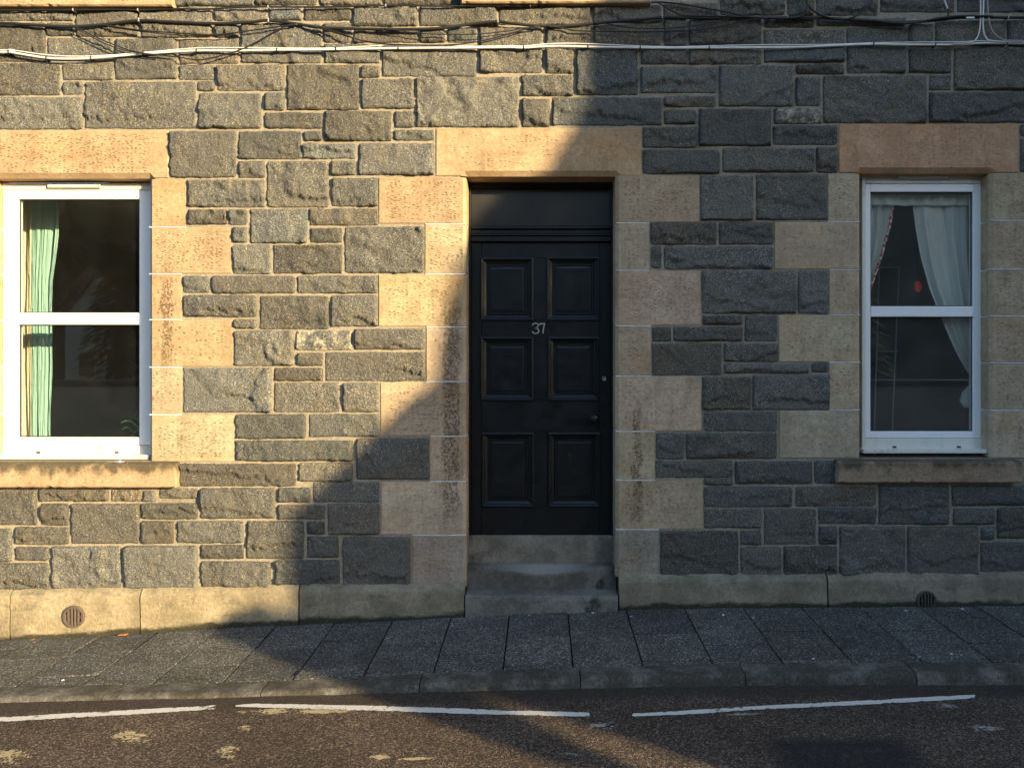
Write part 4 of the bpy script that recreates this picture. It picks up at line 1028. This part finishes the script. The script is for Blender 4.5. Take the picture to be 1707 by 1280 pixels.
kerb = tag(empty('kerb', (0, 0, 0)), 'low concrete kerb with rounded nose', kind='structure')
kj = [PX(p, YK - .1) for p in (-620, -355, -89, 176, 439, 701, 967, 1239, 1521, 1790, 2060, 2330)]
for a, b in zip(kj[:-1], kj[1:]):
    n = 14; xs = np.linspace(a + .003, b - .003, n); rows = []
    zt = np.interp(xs, K_X, K_Z) + .003 + rng.normal(0, .002); zb = np.interp(xs, F_X, F_Z) - .03
    for yy, dz in ((YK - .003, -.05), (YK - .003, 0), (YK - .08, .0), (YF + .034, -.001), (YF + .016, -.005), (YF + .005, -.014), (YF, -.028)):
        rows.append((np.full(n, yy) + (.0012 * FB2[5, (np.arange(n) * 20) % 1024] if yy < YK - .1 else 0), zt + dz))
    rows.append((np.full(n, YF - .004), zb))
    X = np.tile(xs, (len(rows), 1)); Y = np.array([r[0] for r in rows]); Z = np.array([r[1] for r in rows])
    X = np.concatenate([X[:, :1], X, X[:, -1:]], 1); Y = np.concatenate([Y[:, :1], Y, Y[:, -1:]], 1); Z = np.concatenate([Z[:, :1] * 0 + float(zb.min()), Z, Z[:, -1:] * 0 + float(zb.min())], 1)
    grid_mesh('kerb_stone', X, Y, Z, MAT['kerb'], kerb, (float(xs.mean()), YF, float(zb.mean())), flip=True)

xs = np.concatenate([np.linspace(-9, -5, 20), np.linspace(-4.9, 5, 260), np.linspace(5.1, 30, 30)]); ys = np.concatenate([np.linspace(YF + .05, -2.6, 70), np.linspace(-2.7, -5.9, 14)])
X, Y = np.meshgrid(xs, ys)
rel = np.zeros_like(X)
for i in range(X.shape[0]):
    rel[i] = .0012 * FB[(i * 5) % 1024, (np.arange(X.shape[1]) * 8) % 1024]
Zr = z_road(np.clip(X, -9, 9), Y) + rel * (Y > -2.6)
road = grid_mesh('road', X, Y, Zr, MAT['road'], None, (0, 0, 0), flip=True)
tag(road, 'reddish brown asphalt road with worn paint', kind='structure')

def marking(top, bot, m, name, n=70, soft=.42, m2=7):
    """strip between two pixel polylines laid on the road; hg = 1 inside, falling to 0 at the rim"""
    ta, ba = np.array(top, float), np.array(bot, float); t = np.linspace(0, 1, n)
    def at(a, t):
        s_ = np.linspace(0, 1, len(a)); return np.interp(t, s_, a[:, 0]), np.interp(t, s_, a[:, 1])
    tx, ty = at(ta, t); bx, by = at(ba, t); X = np.zeros((m2, n)); Y = X.copy(); A = X.copy()
    for j in range(m2):
        s_ = j / (m2 - 1)
        for i in range(n):
            X[j, i], Y[j, i] = road_pt(tx[i] * (1 - s_) + bx[i] * s_, ty[i] * (1 - s_) + by[i] * s_, .004)
            e = min(s_, 1 - s_) * 2; e2 = min(t[i], 1 - t[i]) / max(soft * .05, 1e-3)
            A[j, i] = min(1, e / soft, e2) if soft < .5 else math.sqrt(max(0, 1 - (2 * s_ - 1) ** 2 - (2 * t[i] - 1) ** 2))
    Z = np.zeros_like(X)
    # follow the road surface
    for j in range(m2):
        for i in range(n):
            ii = np.argmin(abs(xs - X[j, i])); jj = np.argmin(abs(ys - Y[j, i])); Z[j, i] = z_road(X[j, i], Y[j, i])
    return grid_mesh(name, X, Y, Z + .0042, MAT[m], road, (float(X.mean()), float(Y.mean()), float(Z.min())), attr=A, flip=True)
marking([(-260, 1208), (0, 1193.5), (180, 1183), (368, 1173)], [(-260, 1222), (0, 1204), (180, 1194), (368, 1182.5)], 'line', 'road_marking', 90)
marking([(391, 1174.5), (420, 1171), (634, 1174.5), (848, 1181.5), (993, 1186)], [(391, 1177.5), (420, 1179.5), (634, 1186), (848, 1192.5), (993, 1195.5)], 'line', 'road_marking', 110)
marking([(1049, 1188), (1150, 1182), (1277, 1174), (1450, 1165), (1636, 1155.5)], [(1049, 1194.8), (1150, 1191), (1277, 1183), (1450, 1175), (1636, 1164)], 'line', 'road_marking', 110)
marking([(1702, 1158), (1980, 1146)], [(1702, 1166), (1980, 1155)], 'line', 'road_marking', 60)
for (x0, y0, x1, y1, m) in ((172, 1212, 268, 1242, 'worn'), (-30, 1243, 68, 1277, 'worn'), (350, 1238, 408, 1268, 'worn'), (380, 1206, 430, 1220, 'worn'), (330, 1180, 640, 1194, 'worn'), (600, 1256, 664, 1267, 'worn'), (955, 1198, 1056, 1222, 'wornw'), (1528, 1170, 1640, 1187, 'wornw'), (1590, 1196, 1700, 1238, 'wornw'), (900, 1254, 985, 1262, 'wornw'), (640, 1262, 760, 1268, 'worn'), (1180, 1186, 1290, 1194, 'wornw')):
    marking([(x0, y0), (x1, y0 - (x1 - x0) * .03)], [(x0, y1), (x1, y1)], m, 'worn_paint_patch', 26, .9, 9)

# a few scraps on the paving
def scrap(px, py, r_, m, label, group, name='litter_scrap'):
    d = 4.9
    for _ in range(30):
        X = (px - CX) * d / F; d = .5 * d + .5 * F * (CZ - float(z_pave(X, d - D))) / (py - CY)
    X = (px - CX) * d / F; y = min(d - D, Y0 - .02); z = float(z_pave(X, y)); n = 7; v = []
    for j, (rr, hh) in enumerate(((1, .0), (.85, .004), (.3, .006))):
        for k in range(n):
            q = 2 * math.pi * k / n; s_ = r_ * rr * (1 + .35 * math.sin(k * 2.3 + px))
            v.append((X + 1.4 * s_ * math.cos(q), y + s_ * .8 * math.sin(q), z + .001 + hh))
    f = [(j * n + k, j * n + (k + 1) % n, (j + 1) * n + (k + 1) % n, (j + 1) * n + k) for j in range(2) for k in range(n)] + [tuple(range(n)), tuple(2 * n + k for k in range(n))]
    tag(MB().add(v, f).build(name, MAT[m]), label, 'litter' if m != 'dry_leaf' else 'leaf', group)
for a, b in ((1053, 1028), (1206, 1025), (1256, 1030), (1510, 1018), (882, 1026), (988, 1022), (1604, 1015), (105, 1134), (1356, 1098), (1586, 1090)):
    scrap(a, b, .006, 'scrap', 'tiny pale scrap lying on the pavement slabs', 'pale scraps on the pavement')
scrap(213, 1053, .022, 'dry_leaf', 'orange dead leaf at the wall foot under the round vent', None, 'fallen_leaf')
scrap(60, 1064, .018, 'dry_leaf', 'small orange dead leaf at the wall foot, left of the vent', None, 'fallen_leaf')

# ================================================================== ACROSS THE STREET (throws the shade, shows in the panes)
gx = np.linspace(-220, 220, 60); gy = np.concatenate([np.linspace(-5.85, -40, 20), np.linspace(-45, -260, 24)]); X, Y = np.meshgrid(gx, gy)
ang = np.arctan2(X, -Y); rad = np.hypot(X, Y)
hm = smooth01((rad - 34) / 60) * smooth01((R(45) - ang) / R(7)) * smooth01((ang + R(85)) / R(15))
Zg = -.12 + hm * (19 + 8 * smooth01((ang + R(18)) / R(8)) + 2 * np.sin(ang * 7) + 1.0 * np.sin(ang * 19)) - .0 * X
grid_mesh('hillside', X, Y, Zg, MAT['hill'], None, (0, 0, 0), flip=True)['kind'] = 'structure'

b_hat = Vector((math.cos(AZ), math.sin(AZ), 0)); a_hat = Vector((math.sin(AZ), -math.cos(AZ), 0)); TE = math.tan(EL)
def sun_plane(px, py, A):
    """where the sun ray through a point of the wall crosses the plane A metres towards the sun: (p, z)"""
    X, Z = PX(px), PZ(py); return X * math.cos(AZ), Z + (A - X * math.sin(AZ)) * TE
A1 = 13.0
prof_px = [(470, 866), (675, 668), (716, 640), (735, 520), (765, 425), (905, 288), (962, 190), (968, 120)]
pz = [sun_plane(a, b, A1) for a, b in prof_px]
root = tag(empty('tenement', tuple(a_hat * A1)), 'harled stepped tenement standing across the street at an angle', 'building')
poly = [(pz[0][0], -.3)] + pz + [(pz[-1][0] + .02, 11.0), (pz[-1][0] + 7, 11.0), (pz[-1][0] + 7, -.3)]
def place(p, z, A): q = a_hat * A + b_hat * p; return (q.x, q.y, z)
n = len(poly); mb = MB()
v = [place(p, z, A1) for p, z in poly] + [place(p, z, A1 + 7) for p, z in poly]
mb.add(v, [tuple(range(n)), tuple(range(2 * n - 1, n - 1, -1))] + [(i, (i + 1) % n, n + (i + 1) % n, n + i) for i in range(n)])
mb.build('wall', MAT['render_wall'], root)
pr = pz[-1][0]
mb = MB(); mb.add([place(pr - .0, 11.003, A1 + .1), place(pr + 7, 11.003, A1 + .1), place(pr + 7, 11.003, A1 + 6.9), place(pr, 11.003, A1 + 6.9), place(pr + 3.5, 13.4, A1 + .1), place(pr + 3.5, 13.4, A1 + 6.9)], [(0, 1, 2, 3), (0, 4, 5, 3), (1, 2, 5, 4), (0, 1, 4), (3, 5, 2)])
mb.build('roof', MAT['slate'], root)
for k in range(3):
    for j in range(3):
        p0 = pr + .9 + 2.0 * k; z0 = 1.0 + 3.2 * j
        wq = MB(); wq.add([place(p0, z0, A1 - .02), place(p0 + 1, z0, A1 - .02), place(p0 + 1, z0 + 1.6, A1 - .02), place(p0, z0 + 1.6, A1 - .02), place(p0, z0, A1 + .05), place(p0 + 1, z0, A1 + .05), place(p0 + 1, z0 + 1.6, A1 + .05), place(p0, z0 + 1.6, A1 + .05)],
                          [(0, 1, 2, 3), (4, 5, 6, 7), (0, 1, 5, 4), (1, 2, 6, 5), (2, 3, 7, 6), (3, 0, 4, 7)]); wq.build('window', MAT['dark_pane'], root)
gw = MB(); gw.box(-30, 9.0, -8.4, -8.0, -.3, 1.25, .02)  # unseen wall added to keep sunlit ground out of the pane reflections
gq = empty('reflection_blocker', (-10.5, -8.2, -.15)); gw.build('wall', MAT['render_wall'], gq)
MB().box(-30.05, 9.05, -8.46, -7.94, 1.252, 1.36, .03).build('coping', MAT['slate'], gq)
tag(gq, 'unseen low wall added across the street to darken the pane reflections', 'wall')
# unseen blocker added to cast the low shadow on road and base course
A2 = 11.0
sg = tag(empty('shade_blocker', tuple(a_hat * A2 + b_hat * -1.3)), 'unseen blocker plate on a post, added to cast the low shadow', 'blocker')
zg0 = -.2
sh_ = [(-1.455, 1.38), (-1.475, 1.90), (-1.46, 2.02), (-1.33, 2.12), (-1.19, 2.16), (-1.09, 2.06), (-1.03, 1.98), (-.995, 1.66), (-1.16, 1.50), (-1.255, 1.40), (-1.31, 1.33)]
mb = MB(); n = len(sh_); v = [place(p, z - .02 + 3.5 * TE, A2) for p, z in sh_] + [place(p, z - .02 + 3.5 * TE, A2 + .03) for p, z in sh_]
mb.add(v, [tuple(range(n)), tuple(range(2 * n - 1, n - 1, -1))] + [(i, (i + 1) % n, n + (i + 1) % n, n + i) for i in range(n)]).build('plate', MAT['blocker_grey'], sg)
MB().tube([place(-1.31, zg0, A2 + .07), place(-1.31, 2.6, A2 + .07)], .045, 12).build('post', MAT['blocker_grey'], sg)
# gabled cottage and conifers that the sunlit panes mirror
def cottage(cx, cy, hw, ln, he, hr):
    ct = tag(empty('cottage', (cx, cy, -.12)), 'pale gabled cottage among conifers across the street', 'house')
    MB().add([(cx + sx * hw, cy + dy, z) for dy in (0, -ln) for sx, z in ((-1, -.12), (1, -.12), (1, he), (0, hr), (-1, he))],
             [(0, 1, 2, 3, 4), (5, 6, 7, 8, 9), (0, 1, 6, 5), (1, 2, 7, 6), (4, 0, 5, 9)]).build('wall', MAT['white_wall'], ct)
    k = (hr - he) / hw
    for s_ in (-1, 1):
        e = (hw + .3); v = []
        for up in (.16, .02):
            v += [(cx, cy + .25, hr + up), (cx, cy - ln - .25, hr + up), (cx + s_ * e, cy - ln - .25, hr - k * e + up), (cx + s_ * e, cy + .25, hr - k * e + up)]
        MB().add(v, [(0, 1, 2, 3), (4, 5, 6, 7), (0, 1, 5, 4), (1, 2, 6, 5), (2, 3, 7, 6), (3, 0, 4, 7)]).build('roof_slope', MAT['slate'], ct)
    for a, b in ((-.62, .9), (.22, .9), (-.2, 3.3)): MB().box(cx + a * hw, cx + (a + .4) * hw, cy + .03, cy - .05, b, b + 1.2).build('window', MAT['dark_pane'], ct)
cottage(-22.5, -33, 1.9, 7, 3.9, 6.4)
def conifer_mesh():
    r = np.random.default_rng(11); V, Fq = [], []
    for k in range(2600):
        t = r.random() ** .8; z = .9 + 8 * t; rr = 1.75 * (1 - t) ** .85 + .08; q = r.random() * 6.283; d = rr * math.sqrt(r.random()) ; s_ = .22
        c = Vector((d * math.cos(q), d * math.sin(q), z - d * .35)); o_ = Vector((math.cos(q), math.sin(q), -.55)) * s_; sd = Vector((-math.sin(q), math.cos(q), r.normal(0, .2))) * s_ * .5
        n = len(V); V += [tuple(c - o_ - sd), tuple(c - o_ + sd), tuple(c + o_)]; Fq.append((n, n + 1, n + 2))
    me = bpy.data.meshes.new('crown'); me.from_pydata(V, [], Fq); me.materials.append(MAT['needles']); return me
cm = conifer_mesh(); tb = MB().tube([(0, 0, -.3), (0, 0, 3), (0, 0, 8)], [.2, .14, .03], 8)
tme = None
for i, (x, y, s_) in enumerate(((-24, -27, 1.0), (-20.5, -31, 1.15), (-29, -31, .95), (-26, -36, 1.25), (-33, -36, 1.1), (-18, -38, 1.2), (-23, -42, 1.3), (7.5, -24, 1.0), (11, -27, 1.1), (14.5, -30, 1.2), (5, -30, 1.1), (9, -36, 1.3))):
    t = tag(empty('conifer', (x, y, -.12)), 'dark conifer standing across the street', 'tree', 'conifers across the street')
    t.scale = (s_, s_, s_)
    if tme is None:
        a = tb.build('trunk', MAT['bark'], None, (0, 0, 0)); a.parent = t; tme = a.data
    else:
        a = bpy.data.objects.new('trunk', tme); COL.objects.link(a); a.parent = t
    c = bpy.data.objects.new('crown', cm); COL.objects.link(c); c.parent = t
